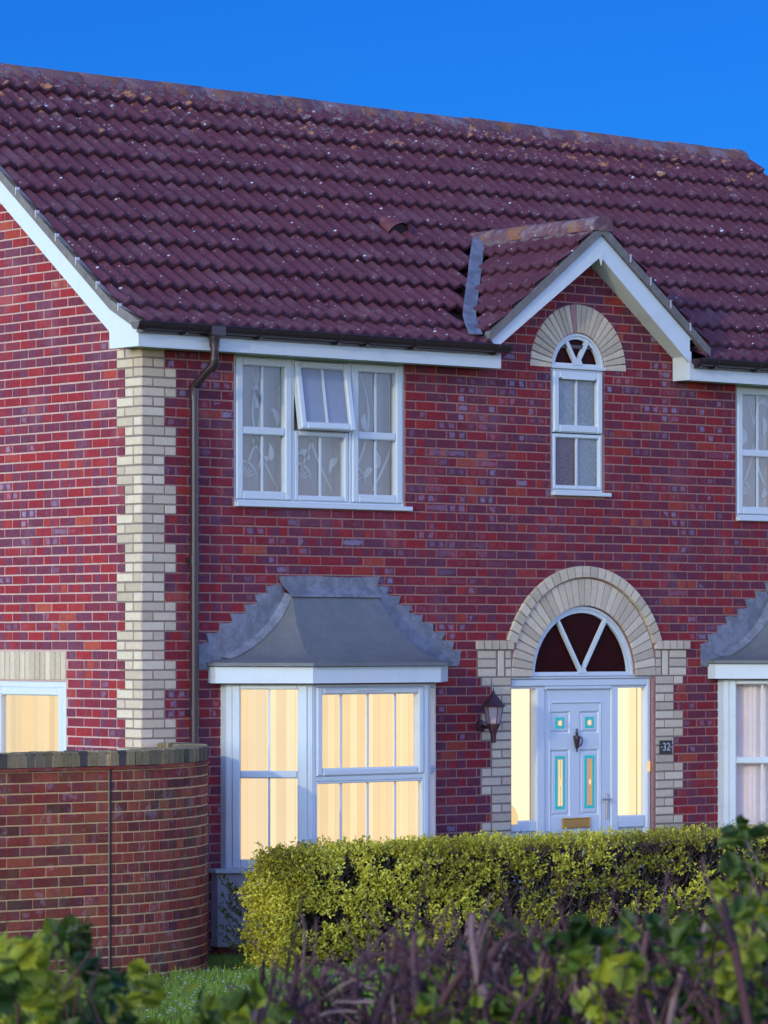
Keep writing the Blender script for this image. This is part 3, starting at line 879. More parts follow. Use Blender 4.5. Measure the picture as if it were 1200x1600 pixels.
def fan(cx,cz,R,fw,bw,ang,hub,name,parent,y0,y1):
    f=HB()
    out=arc(cx,cz,R,0,PI,32); a0=math.asin(bw/(R-fw)); inn=arc(cx,cz,R-fw,a0,PI-a0,32)
    f.prism(out,lambda x,z:(x,y0,z),lambda x,z:(x,y1,z),[inn])
    out2=arc(cx,cz,R-.004,0,PI,32); inn2=arc(cx,cz,R-fw*.45,0,PI,32)
    for i in range(32):
        f.add([(out2[i][0],y0-.012,out2[i][1]),(out2[i+1][0],y0-.012,out2[i+1][1]),(inn2[i+1][0],y0-.012,inn2[i+1][1]),(inn2[i][0],y0-.012,inn2[i][1]),
               (out2[i][0],y0,out2[i][1]),(out2[i+1][0],y0,out2[i+1][1]),(inn2[i+1][0],y0,inn2[i+1][1]),(inn2[i][0],y0,inn2[i][1])],[(0,1,2,3),(0,1,5,4),(3,2,6,7)])
    for sgn in (-1,1):
        a=PI/2+sgn*ang; d=Vector((math.cos(a),0,math.sin(a))); q=Vector((-d.z,0,d.x))
        p0=Vector((cx,0,cz+bw-.01))+d*0.0; p1=Vector((cx,0,cz))+d*(R-fw*.6); wv=hub*.28
        P=[p0-q*wv,p0+q*wv,p1+q*wv,p1-q*wv]
        f.add([(p.x,y0-.006,p.z) for p in P]+[(p.x,y1-.01,p.z) for p in P],[(0,1,2,3),(4,5,6,7),(0,1,5,4),(1,2,6,5),(2,3,7,6),(3,0,4,7)])
    f.prism(arc(cx,cz+bw-.012,hub,0,PI,12),lambda x,z:(x,y0-.010,z),lambda x,z:(x,y0,z))
    o=f.build(name,M['wood'],parent)
    g=HB(); g.prism(arc(cx,cz+bw*.5,R-fw*.7,0,PI,32),lambda x,z:(x,y0+.03,z),lambda x,z:(x,y0+.036,z)); g.build('pane',M['dglass'],parent)
    return o
fan(NCX,NCZ,.312,.052,.05,R_(27),.058,'fan_light',nwf,.012,.06)
f=HB(); f.box(x0-.004,x1+.006,-.012,.07,4.836,4.858); f.build('drip_bar',M['wood'],nwf)

# ------------------------------------------------------------------ front door
f=HB()
f.cbox(3.872,3.902,.03,.14,-.1,2.165); f.cbox(5.49,5.538,.03,.10,-.1,2.165,.01); f.cbox(3.902,5.49,.03,.14,2.10,2.165,.01)
f.cbox(3.866,5.542,.020,.10,2.166,2.186,.004)
f.cbox(4.205,4.30,.045,.14,-.1,2.10,.01); f.cbox(5.075,5.165,.045,.14,-.1,2.10,.01)
for (a,b) in ((3.902,4.205),(5.165,5.49)):
    f.cbox(a,b,.05,.13,.86,.955 if a<4 else .965,.008); f.cbox(a,b,.05,.13,-.1,.0,.008); f.box(a,b,.075,.12,.0,.86)
    f.cbox(a,b,.05,.13,2.082,2.10,.004); f.cbox(a+.04,b-.04,.062,.08,.06,.80,.01)
f.cbox(4.30,5.075,.035,.13,2.075,2.10,.006)
frame=f.build('door_frame',M['door'],house)
g=HB(); pane(g,3.902,4.205,.955,2.082,.09); pane(g,5.165,5.49,.965,2.082,.09); g.split('pane',M['glass'],frame)
b=HB(); b.box(4.165,4.170,.084,.089,.955,2.082); b.box(5.420,5.425,.084,.089,.965,2.082); b.split('leaded_strip',M['brass'],frame)
g=HB(); g.box(5.496,5.515,.012,.029,1.345,1.435); g.build('bell_push',M['bell'],frame)
d=HB(); LX0,LX1=4.303,5.072
panels=[(4.375,4.605,1.69,1.885,(4.437,4.544,1.735,1.833)),(4.715,4.945,1.69,1.885,(4.783,4.890,1.735,1.833)),
        (4.375,4.605,.98,1.555,(4.435,4.552,1.04,1.50)),(4.715,4.945,.98,1.555,(4.778,4.898,1.04,1.50)),
        (4.375,4.605,.12,.835,None),(4.715,4.945,.12,.835,None)]
holes=[rect(*p[:4]) for p in panels]
d.prism(rect(LX0,LX1,-.05,2.074),lambda x,z:(x,.062,z),lambda x,z:(x,.10,z),holes)
def strip(x0,x1,z0,z1,i,ya,yb,gl=None):
    # sloping moulding from outer rect to inner rect
    o=[(x0,z0),(x1,z0),(x1,z1),(x0,z1)]; n=[(x0+i,z0+i),(x1-i,z0+i),(x1-i,z1-i),(x0+i,z1-i)]
    d.add([(p[0],ya,p[1]) for p in o]+[(p[0],yb,p[1]) for p in n],[(k,(k+1)%4,4+(k+1)%4,4+k) for k in range(4)])
for (a,b_,c,e,gl) in panels:
    strip(a,b_,c,e,.016,.062,.078); 
    strip(a+.016,b_-.016,c+.016,e-.016,.016,.078,.066)
    ia,ib,ic,ie=a+.032,b_-.032,c+.032,e-.032
    if gl: 
        ga,gb,gc,ge=gl
        for (x0_,x1_,z0_,z1_) in ((ia,ga,ic,ie),(gb,ib,ic,ie),(ga,gb,ic,gc),(ga,gb,ge,ie)):
            d.add([(x0_,.066,z0_),(x1_,.066,z0_),(x1_,.066,z1_),(x0_,.066,z1_)],[(0,1,2,3)])
    else: d.add([(ia,.066,ic),(ib,.066,ic),(ib,.066,ie),(ia,.066,ie)],[(0,1,2,3)])
# raised step around the leaf panel field
d.cbox(LX0+.085,LX1-.118,.050,.0615,1.955,1.968,.004); d.cbox(LX0+.06,LX0+.068,.056,.0615,.05,1.965,.003); d.cbox(LX1-.118,LX1-.110,.053,.0615,.05,1.965,.003)
door=d.build('door',M['door'],house)
for i,(a,b_,c,e,gl) in enumerate(panels[:4]):
    ga,gb,gc,ge=gl; w_=.028
    t=HB(); t.ring(ga,gb,gc,ge,w_,.064,.072,.002); t.build('leaded_glass',M['teal'],door)
    t=HB(); t.box(ga+w_,gb-w_,.068,.072,gc+w_,ge-w_,c=(.9,.9,.5)); t.build('leaded_glass',M['brownglass'] if i==3 else M['amberglass'],door)
    t=HB(); mx=(ga+gb)/2; mz=(gc+ge)/2
    for x in (ga+w_,gb-w_): t.box(x-.002,x+.002,.0615,.0635,gc,ge)
    for z in (gc+w_,ge-w_): t.box(ga,gb,.0612,.0632,z-.002,z+.002)
    t.box(mx-.0015,mx+.0015,.0609,.0629,gc+.002,ge-.002)
    if i>1: t.box(ga,gb,.0606,.0626,mz-.002,mz+.002)
    t.build('lead_came',M['steel'],door)
    t=HB(); t.prism([(mx-.016,mz),(mx,mz+.030),(mx+.016,mz),(mx,mz-.030)],lambda x,z:(x,.058,z),lambda x,z:(x,.0604,z),c=(.9,1,.5)); t.build('glass_jewel',M['amberglass'],door)
t=HB(); t.prism([(4.516,.88),(4.83,.88),(4.83,.958),(4.516,.958)],lambda x,z:(x,.052,z),lambda x,z:(x,.0615,z)); t.ring(4.51,4.836,.874,.964,.014,.046,.0605,.004); t.build('letterbox',M['brass'],door)
# urn knocker
t=HB(); kx=4.671; ky=.045
t.lathe([(.004,1.735),(.010,1.728),(.006,1.715),(.013,1.70),(.013,1.69),(.007,1.68),(.030,1.672),(.032,1.662),(.028,1.64),(.020,1.60),(.014,1.585),(.020,1.577),(.010,1.565),(.005,1.55),(.008,1.542),(.002,1.53)],kx,ky,14)
t.tube([(kx+.026,ky-.006,1.664),(kx+.046,ky-.012,1.655),(kx+.052,ky-.014,1.628),(kx+.042,ky-.012,1.597),(kx+.018,ky-.008,1.582)],.006,8)
t.build('knocker',M['iron'],door,smooth=50)
t=HB(); t.cbox(5.024,5.046,.046,.0615,.94,1.165,.004); t.tube([(5.035,.05,1.118),(5.035,.010,1.118),(5.02,.004,1.118),(4.945,.004,1.116)],.009,8); t.build('handle',M['steel'],door,smooth=40)
fan(DCX,DCZ,.608,.058,.040,R_(30),.05,'fan_light',frame,.03,.09)
f=HB(); f.cbox(4.10,5.335,.012,.03,2.187,2.205,.003); f.build('drip_bar',M['wood'],frame)
# lit hallway seen through the side lights
f=HB(); f.box(3.875,5.535,.27,.28,.0,2.17,c=(1,.8,.5)); f.box(5.496,5.506,.102,.268,.0,2.10,c=(.3,.6,.5)); f.box(3.90,5.49,.15,.26,2.12,2.13,c=(.9,.6,.5)); f.build('lit_hallway',M['hall'],house)
# doorstep
f=HB(); f.cbox(3.8,5.62,-.35,.03,-.15,.0,.01); f.build('doorstep',M['cement'],house)

# ------------------------------------------------------------------ bay windows
def bay_poly(c,hw,ret,fw,dep): return [(c-hw,0),(c-hw,-ret),(c-fw,-dep),(c+fw,-dep),(c+hw,-ret),(c+hw,0)]
def bay(dx,lit):
    C0=1.862; T=Matrix.Translation((dx-4.7,0,0))
    def B():
        m=MB(); m.M=T; return m
    def ext(m,poly,z0,z1):
        n=len(poly); m.add([(p[0],p[1],z) for z in (z0,z1) for p in poly],[(i,(i+1)%n,n+(i+1)%n,n+i) for i in range(n)]+[tuple(range(n))[::-1],tuple(n+i for i in range(n))])
    FP=bay_poly(C0,1.215,.10,.665,.65)
    f=B(); ext(f,bay_poly(C0,1.092,.075,.612,.555),-.2,.68); ext(f,[(p[0],p[1]) for p in bay_poly(C0,1.185,.09,.648,.622)],.065,.655)
    root=f.build('bay_window',M['render'],house)
    f=B(); ext(f,bay_poly(C0,1.17,.085,.64,.61),-.2,.06); f.build('bay_plinth',M['wbrick'],root)
    f=B(); ext(f,bay_poly(C0,1.225,.115,.675,.665),.6555,.682); f.build('window_sill',M['white'],root)
    f=B(); ext(f,FP,2.157,2.287); f.build('bay_fascia',M['wood'],root)
    f=B(); ext(f,bay_poly(C0,1.14,.07,.63,.60),2.146,2.1565); f.build('bay_soffit',M['gutter'],root)
    # window walls; local u along facet, y out
    pts=bay_poly(C0,1.092,.075,.612,.555)
    gl=B(); bars=B(); bl=MB()
    cam_parts=[]
    for i in range(1,4):
        p=Vector((*pts[i],0)); q=Vector((*pts[i+1],0)); d=(q-p); L=d.length; a=math.atan2(d.y,d.x)
        F=T@Matrix.Translation(p)@Matrix.Rotation(a,4,'Z')
        fr=B(); sash=B()
        for m in (fr,sash,gl,bars): m.M=F
        bl.M=Matrix.Translation((4.7,0,0))@F
        z0,z1=.682,2.146
        if i==2:
            fr.cbox(-.0,.052,-.006,.07,z0,z1,.008); fr.cbox(L-.052,L,-.006,.07,z0,z1,.008)
            fr.cbox(.052,L-.052,-.002,.07,z1-.018,z1,.004); fr.cbox(.052,L-.052,-.002,.07,z0,z0+.03,.004)
            fr.cbox(.052,L-.052,-.004,.07,1.372,1.412,.006)
            a0,a1=.052,L-.052
            sash.ring(a0,a1,1.413,z1-.018,.064,-.016,.05,.014)
            sash.ring(a0,a1,z0+.03,1.371,.016 if lit else .05,-.004,.05,.006)
            gx0,gx1=a0+.064,a1-.064
            pane(gl,gx0,gx1,1.477,z1-.082,.03); pane(gl,a0+.016,a1-.016,z0+.046,1.355,.03)
            for k in (1,2,3):
                x=gx0+(gx1-gx0)*[.21,.49,.78][k-1]
                bars.box(x-.008,x+.008,.016,.029,1.477,z1-.082); bars.box(x-.008,x+.008,.016,.029,z0+.046,1.355)
            tv=B(); tv.M=F; tv.cbox(L/2-.17,L/2+.12,-.026,-.0165,z1-.055,z1-.038); tv.build('trickle_vent',M['white'],root)
            sash.split('sash',M['white'],root,4)
        else:
            w0,w1=(.115,.105) if i==1 else (.105,.05)
            fr.cbox(0,.05,-.001,.07,z0,z1,.004); fr.cbox(.05,w0,-.010,.06,z0,z1,.008); fr.cbox(L-w1,L-.025,-.010,.06,z0,z1,.008); fr.cbox(L-.025,L,-.001,.07,z0,z1,.004)
            fr.cbox(w0,L-w1,-.008,.06,z1-.04,z1,.008); fr.cbox(w0,L-w1,-.008,.06,z0,z0+.072,.008); fr.cbox(w0,L-w1,-.006,.06,1.40,1.46,.010)
            pane(gl,w0,L-w1,1.46,z1-.04,.03); pane(gl,w0,L-w1,z0+.072,1.40,.03)
            m=(w0+L-w1)/2; bars.box(m-.009,m+.009,.016,.029,1.46,z1-.04); bars.box(m-.009,m+.009,.016,.029,z0+.072,1.40)
        fr.build('frame',M['white'],root)
        # vertical blind slats / curtain
        x=.0; sw=.089
        if lit:
            while x<L:
                c=(RNG.random()*(.55 if i==2 else .9)+(.0 if i==2 else .1),RNG.uniform(0,1)*.8,.5)
                e=RNG.uniform(0,.014)
                xa,xb=x,min(x+sw,L)
                bl.add([(xa,.105,z0),(xb,.086-e*0,z0),(xb,.086,z1),(xa,.105,z1)],[(0,1,2,3)],None,c)
                # bright leak between two slats
                bl.add([(xb-.006,.0845,z0),(xb,.0845,z0),(xb,.0845,z1),(xb-.006,.0845,z1)],[(0,1,2,3)],None,(.0 if i==2 else .5,.0,.5))
                if i==2 and RNG.random()<.25: bl.add([(xb-.012,.0835,z0),(xb-.002,.0835,z0),(xb-.002,.0835,z1),(xb-.012,.0835,z1)],[(0,1,2,3)],None,(1.0,1.0,.5))
                x+=.077
        else:
            n=int(L/.02); vs=[];fs=[]
            for k in range(n+1):
                xx=L*k/n; yv=.12+.018*math.sin(xx*42)+.008*math.sin(xx*97+1)
                vs+=[(xx,yv,z0),(xx,yv,z1)]
            for k in range(n): fs.append((2*k,2*k+2,2*k+3,2*k+1))
            bl.add(vs,fs)
    gl.split('pane',M['glass'],root); bars.split('glazing_bar',M['white'],root)
    # side returns
    f=B()
    for s in (-1,1): 
        a,b_=sorted((C0+s*1.092,C0+s*1.06)); f.box(a,b_,-.074,.02,.682,2.146)
    f.split('side_post',M['white'],root)
    o=bl.build('blind' if lit else 'curtain',M['blind'] if lit else M['pinkc'],None)
    if lit: tag(o,label='cream vertical blinds glowing warmly behind the left ground floor bay window',cat='blind')
    else: tag(o,label='plain pale pink net curtain behind the unlit bay window at the right edge',cat='curtain')
    # bell shaped roof
    prf=[(2.292,1.245,.695,.69,.115),(2.32,1.245,.695,.69,.115),(2.345,1.12,.665,.60,.10),(2.375,1.02,.635,.52,.09),(2.43,.905,.59,.415,.075),(2.50,.79,.555,.33,.06),(2.60,.665,.52,.235,.05),(2.70,.575,.49,.16,.04),(2.80,.505,.462,.105,.035),(2.86,.47,.445,.075,.03)]
    C=C0+.03
    vs=[];fs=[];SUB=3
    rowsn=[]
    for (z,hw,fw,dep,ret) in prf:
        P=bay_poly(C if z>2.35 else C0+.005,hw,ret if z<2.33 else 0.002,fw,dep); Q=[]
        for i in range(5):
            for k in range(SUB): Q.append(tuple(P[i][j]+(P[i+1][j]-P[i][j])*k/SUB for j in (0,1)))
        Q.append(P[5]); rowsn.append([(x,y,z) for x,y in Q])
    n=len(rowsn[0])
    for rr in rowsn: vs+=rr
    for r in range(len(rowsn)-1):
        for i in range(n-1): fs.append((r*n+i,r*n+i+1,(r+1)*n+i+1,(r+1)*n+i))
    fs.append(tuple(range(n)))
    f=B(); f.add(vs,fs); rf=f.build('bay_roof',M['bayroof'],root,smooth=22)
    # stepped lead flashing
    Lc=[(.551,2.263),(.551,2.467),(.650,2.481),(.627,2.551),(.755,2.565),(.755,2.631),(.885,2.640),(.861,2.706),(1.020,2.716),(1.009,2.782),(1.133,2.792),(1.109,2.862),(1.253,2.873),(1.229,2.939),(1.375,2.940)]
    Rc=[(3.271,2.280),(3.294,2.410),(3.200,2.415),(3.217,2.482),(3.082,2.496),(3.117,2.562),(2.982,2.567),(2.982,2.633),(2.860,2.646),(2.877,2.713),(2.721,2.721),(2.750,2.788),(2.611,2.796),(2.634,2.867),(2.485,2.870),(2.502,2.936),(2.371,2.944)]
    def rag(p):
        out=[]
        for a,b_ in zip(p[:-1],p[1:]):
            out.append((a[0]+RNG.uniform(-.006,.006),a[1]+RNG.uniform(-.005,.005)))
            if abs(a[0]-b_[0])>.05: 
                for t in (.35,.7): out.append((a[0]+(b_[0]-a[0])*t,a[1]+(b_[1]-a[1])*t+RNG.uniform(-.009,.006)))
        out.append(p[-1]); return out
    inL=[(C-hw+.03,z) for (z,hw,*_) in prf[2:]]; inR=[(C+hw-.03,z) for (z,hw,*_) in prf[2:]]
    f=B()
    f.prism(rag(Lc)+[(1.42,2.86)]+inL[::-1]+[(.66,2.263)],lambda x,z:(x,-.016,z),lambda x,z:(x,-.001,z))
    f.prism(rag(Rc)+[(2.34,2.86)]+inR[::-1]+[(3.08,2.280)],lambda x,z:(x,-.016,z),lambda x,z:(x,-.001,z))
    # dressed strip lying along the roof edge
    for s in (-1,1):
        vs=[];fs=[]
        for (z,hw,fw,dep,ret) in prf[2:]:
            cx=C
            # direction along facet from wall point to hip point
            a=Vector((cx+s*hw,0,z)); h=Vector((cx+s*fw,-dep,z)); dd=(h-a); dd=dd/max(dd.length,.01)
            up=Vector((s*.35,-.35,.6)).normalized()*.008
            vs+=[a+dd*.0+Vector((s*.012,-.018,.022)),a+dd*.05+up*1.6,a+dd*.085+up]
        m=len(prf)-2
        for r in range(m-1):
            for q in (0,1): fs.append((r*3+q,r*3+q+1,(r+1)*3+q+1,(r+1)*3+q))
        f.add(vs,fs)
    tp=rag([(1.353,3.014),(2.400,3.020)])
    f.prism(tp+[(2.402,3.018),(2.372,2.93),(1.392,2.93)],lambda x,z:(x,-.022,z),lambda x,z:(x,-.004,z))
    f.add([(1.390,-.023,2.935),(2.375,-.023,2.935),(2.385,-.10,2.862),(1.41,-.10,2.862),(1.41,-.103,2.85),(2.385,-.103,2.85)],[(0,1,2,3),(3,2,5,4)])
    f.build('flashing',M['lead'],rf,smooth=30)
bay(0,True); bay(BX,False)

# gable side window + blind
f=MB(); f.M=HM@Matrix.Rotation(-PI/2,4,'Z')      # local x -> -Y, local y -> +X
def gx(y): return -y
f.ring(gx(GW[1]),gx(GW[0]),GW[2],GW[3],.05,.004,.08); f.ring(gx(GW[1])+.05,gx(GW[0])-.05,GW[2]+.05,GW[3]-.05,.068,-.004,.06,.012)
gw=f.build('side_window',M['white'],house)
f=MB(); f.M=HM@Matrix.Rotation(-PI/2,4,'Z'); pane(f,gx(GW[1])+.118,gx(GW[0])-.118,GW[2]+.118,GW[3]-.118,.03); f.build('pane',M['glass'],gw)
f=MB(); y=1.09; 
while y<2.08:
    f.add([(.115,y,1.0),(.10,y+.089,1.0),(.10,y+.089,2.12),(.115,y,2.12)],[(0,1,2,3)],None,(RNG.uniform(.1,.7),RNG.random()*.6,.5)); 
    f.add([(.0985,y,1.0),(.0985,y+.006,1.0),(.0985,y+.006,2.12),(.0985,y,2.12)],[(0,1,2,3)],None,(.5,.5,.5)); y+=.08
o=f.build('blind',M['blind'],None); tag(o,label='pleated cream blind glowing in the small window of the side gable wall',cat='blind')

# lamp seen through the left side light
f=MB(); f.lathe([(.175,.93),(.170,1.0),(.145,1.06),(.10,1.11),(.05,1.135),(.0,1.14)],3.90,.20,24); o=f.build('table_lamp',M['litshade'],None,smooth=60)
o.location=(0,0,0); tag(o,label='domed amber lamp shade low behind the left sidelight of the front door',cat='lamp')
ob=MB(); ob.lathe([(.07,.0),(.07,.03),(.015,.06),(.02,.5),(.015,.93)],3.90,.20,12); ob.build('lamp_stand',M['iron'],o)

# curtains of the upper windows
def upper_curtain(dx,label,motif):
    f=MB(); x0=W1[0]+dx+.03; x1=W1[1]+dx-.03; n=120; vs=[];fs=[]
    for k in range(n+1):
        x=x0+(x1-x0)*k/n; y=.16+.006*math.sin(x*31)+.004*math.sin(x*73)
        if not motif: y=.16+.02*math.sin(x*45)+.01*math.sin(x*91)
        vs+=[(x,y,3.62),(x,y,4.78)]
    for k in range(n): fs.append((2*k,2*k+2,2*k+3,2*k+1))
    f.add(vs,fs); o=f.build('curtain',M['sheer'],None,smooth='all'); tag(o,label=label,cat='curtain')
    r=random.Random(5 if motif else 9); f=MB()
    def ribbon(pts,wd):
        vs=[];fs=[]
        for i,(x,z) in enumerate(pts):
            a=pts[max(i-1,0)]; b=pts[min(i+1,len(pts)-1)]; d=Vector((b[0]-a[0],b[1]-a[1])); 
            if d.length<1e-6: d=Vector((1,0))
            d.normalize(); t=i/(len(pts)-1); ww=wd*(math.sin(PI*min(max(t,.06),.94)))
            y=.128
            vs+=[(x-d.y*ww,y,z+d.x*ww),(x+d.y*ww,y,z-d.x*ww)]
        for i in range(len(pts)-1): fs.append((2*i,2*i+1,2*i+3,2*i+2))
        f.add(vs,fs)
    # swirling stems and leaf shapes
    for k in range(6 if motif else 5):
        cx=x0+.15+(x1-x0-.3)*k/(5 if motif else 4); a=r.choice((-1,1))
        pts=[]
        for i in range(16):
            t=i/15; x=cx+a*(.30*math.sin(t*2.4)-.12); z=3.66+1.05*t; 
            if x0+.01<x<x1-.01: pts.append((x,z))
        if len(pts)>3: ribbon(pts,.012)
        for q in range(3):
            zz=3.8+r.random()*.8; xx=min(max(cx+r.uniform(-.15,.15),x0+.14),x1-.14); th=r.random()*6.28; 
            pts=[(xx+.11*math.cos(th+s*1.6)*(.4+s*.6),zz+.14*math.sin(th+s*1.6)*(.4+s*.6)) for s in [i/9 for i in range(10)]]
            ribbon(pts,.030)
        # dandelion-like head
        if k%2==0:
            xx=min(max(cx,x0+.16),x1-.16); zz=3.80
            for m in range(9):
                an=PI*.12+PI*.76*m/8; ribbon([(xx+.02*math.cos(an)*j,zz+.02*math.sin(an)*j+.0) for j in range(1,8)],.006)
            ribbon([(xx+.14*math.cos(PI*i/10),zz+.14*math.sin(PI*i/10)) for i in range(11)],.010)
    f.build('motif',M['sheer2'],o)
upper_curtain(0,'pale sheer curtain with large swirling leaf pattern in the upper window left of the arch',True)
upper_curtain(WX,'pleated grey curtain with faint loops in the right-edge upper window',False)

# ------------------------------------------------------------------ wall lantern and number plate
lan=empty('wall_lantern',(3.52,0,1.775),label='dark red-brown carriage lantern on the wall left of the front door',cat='lantern')
LM=Matrix.Translation((-3.52,0,-1.775))
def LB():
    m=MB(); m.M=LM; return m
ly=-.17
f=LB(); f.tube([(3.52,-.002,1.775),(3.52,-.022,1.775),(3.52,-.03,1.775)],[.050,.050,.032],20); f.tube([(3.52,-.02,1.775),(3.52,-.08,1.765),(3.52,ly,1.768)],[.018,.015,.02],10); f.build('bracket',M['iron'],lan,smooth=40)
f=LB(); f.lathe([(.018,1.636),(.024,1.655),(.024,1.70),(.030,1.715),(.036,1.74),(.060,1.785),(.060,1.798)],3.52,ly,12); f.build('base',M['iron'],lan,smooth=30)
f=LB(); f.lathe([(.104,1.940),(.106,1.948),(.085,1.966),(.058,2.0),(.032,2.035),(.016,2.052),(.014,2.068),(.006,2.075),(.003,2.10)],3.52,ly,12,smooth if False else 0); f.build('roof',M['iron'],lan,smooth=25)
f=LB()
for k in range(6):
    a=R_(15+60*k); f.tube([(3.52+.056*math.cos(a),ly+.056*math.sin(a),1.795),(3.52+.083*math.cos(a),ly+.083*math.sin(a),1.943)],.0035,5)
f.split('cage_bar',M['iron'],lan)
f=LB(); vs=[];fs=[]
for (r,z) in ((.052,1.80),(.078,1.94)):
    for k in range(6): a=R_(15+60*k); vs.append((3.52+r*math.cos(a),ly+r*math.sin(a),z))
for k in range(6): fs.append((k,(k+1)%6,6+(k+1)%6,6+k))
f.add(vs,fs); f.build('glass',M['lglass'],lan)
f=LB(); f.lathe([(.012,1.80),(.012,1.83),(.020,1.85),(.022,1.875),(.012,1.90),(.003,1.905)],3.52,ly,12); f.build('bulb',M['paint'],lan,smooth=60)
sg=empty('house_number_sign',(5.679,0,1.557),label='small black square plate reading 32 on cream bricks right of the door',cat='sign')
f=MB(); f.M=Matrix.Translation((-5.679,0,-1.557)); f.cbox(5.606,5.752,-.020,-.0085,1.497,1.617,.003); f.build('plate',M['black'],sg)
def text(body,size,x,z,y,parent,mat,rel):
    cu=bpy.data.curves.new('digits','FONT'); cu.body=body; cu.size=size; cu.extrude=.0012; cu.align_x='CENTER'; cu.align_y='CENTER'
    ob=bpy.data.objects.new('digits_tmp',cu); COL.objects.link(ob)
    dg=bpy.context.evaluated_depsgraph_get(); me=bpy.data.meshes.new_from_object(ob.evaluated_get(dg)); bpy.data.objects.remove(ob)
    me.materials.clear(); me.materials.append(mat)
    o=bpy.data.objects.new('digits',me); COL.objects.link(o); o.rotation_euler=(PI/2,0,0); o.location=(x-rel[0],y,z-rel[1]); o.parent=parent
text('32',.098,5.679,1.557,-.0225,sg,M['paint'],(5.679,1.557))
f=MB(); f.M=Matrix.Translation((-5.679,0,-1.557))
for x in (5.622,5.736): f.lathe([(.005,1.552),(.005,1.562)],x,-.0215,8)
f.split('screw',M['paint'],sg)

# ------------------------------------------------------------------ garden wall
AC=(-1.396,.25); AR=1.78
def path(u):           # u<0 straight (u = x-AC.x), u>0 arc length
    if u<=0: return Vector((AC[0]+u,AC[1]-AR)),Vector((0,-1))
    a=-PI/2+u/AR
    n=Vector((math.cos(a),math.sin(a))); return Vector(AC)+n*AR,n
def WF(u,o,z):
    p,n=path(u); q=p+n*o; return (q.x,q.y,z)
gwall=empty('garden_wall',(AC[0],AC[1]-AR,0),label='curved red brick garden wall with upright dark cap bricks, left of the bay window',cat='wall')
WM=Matrix.Translation((-AC[0],-(AC[1]-AR),0))
def GB():
    m=MB(); m.M=WM; return m
UE=AR*(PI/2-math.asin(.25/AR))-.02
def solid(m,z0,z1,o0,o1,us):
    vs=[];fs=[]
    for u in us:
        for z in (z0,z1):
            for o in (o0,o1): vs.append(WF(u,o,z))
    for i in range(len(us)-1):
        a=i*4;b=a+4
        fs+=[(a,b,b+1,a+1),(a+2,a+3,b+3,b+2),(a,a+2,b+2,b),(a+1,b+1,b+3,a+3)]
    fs+=[(0,1,3,2),(len(us)*4-4,len(us)*4-2,len(us)*4-1,len(us)*4-3)]
    m.add(vs,fs)
us1=[-8,-4,-.004]; us2=[.004+(UE-.004)*i/40 for i in range(41)]
WCH=.0755; WZ=1.555-21*WCH
f=GB(); solid(f,-.3,1.553,-.215,0,us1); solid(f,-.3,1.553,-.215,0,us2)
f.build('mortar_core',M['gmortar'],gwall)
f=GB(); rows(f,WF,lambda k,z:[(-5.2,-.008)],-3,21,L=.225,ch=WCH,zb=WZ,gap=.011,h=.008,bev=.004)
rows(f,WF,lambda k,z:[(.008,UE)],-3,21,L=.1125,ch=WCH,zb=WZ,gap=.011,h=.008,bev=.004,seg=1)
f.build('brickwork',M['wbrick'],gwall)
f=GB(); f.c=(.5,.5,.5)
j=0
for (a,b) in ((-8,-.004),(.004,UE)):
    n=max(1,int((b-a)/.24))
    for i in range(n):
        u0=a+(b-a)*i/n; u1=a+(b-a)*(i+1)/n-.004; o=.024+RNG.uniform(-.004,.004); dz=RNG.uniform(-.003,.003)
        f.c=(RNG.random(),RNG.random(),RNG.random()); solid(f,1.556+dz,1.580+dz,-.235,o,[u0,(u0+u1)/2,u1])
f.build('tile_creasing',M['wbrick'],gwall)
f=GB(); f.box(*(lambda a:(a-.006,a+.006))(AC[0]),AC[1]-AR-.010,AC[1]-AR+.004,-.2,1.553); f.build('joint',M['darkroom'],gwall)
f=GB(); u=-6.0
while u<UE-.03:
    wv=.063; 
    if -.07<u<.004: u=.006
    o=.004+RNG.uniform(-.004,.004); dz=RNG.uniform(-.004,.004)
    f.c=(RNG.random(),RNG.random(),RNG.random())
    # bevelled soldier brick
    P=[]
    for (z,e) in ((1.584,.0),(1.684+dz,.0),(1.692+dz,.006)):
        for (uu,oo) in ((u+e,o-e),(u+wv-e,o-e),(u+wv-e,-.219+e),(u+e,-.219+e)): P.append(WF(uu,oo,z))
    f.add(P,[(0,1,2,3),(8,9,10,11)]+[(i,(i+1)%4,4+(i+1)%4,4+i) for i in range(4)]+[(4+i,4+(i+1)%4,8+(i+1)%4,8+i) for i in range(4)])
    u+=.0775
f.build('cap_brick',M['cap'],gwall)
f=GB(); solid(f,1.583,1.668,-.212,-.004,us1); solid(f,1.583,1.668,-.212,-.004,us2); f.build('cap_mortar',M['gmortar'],gwall)

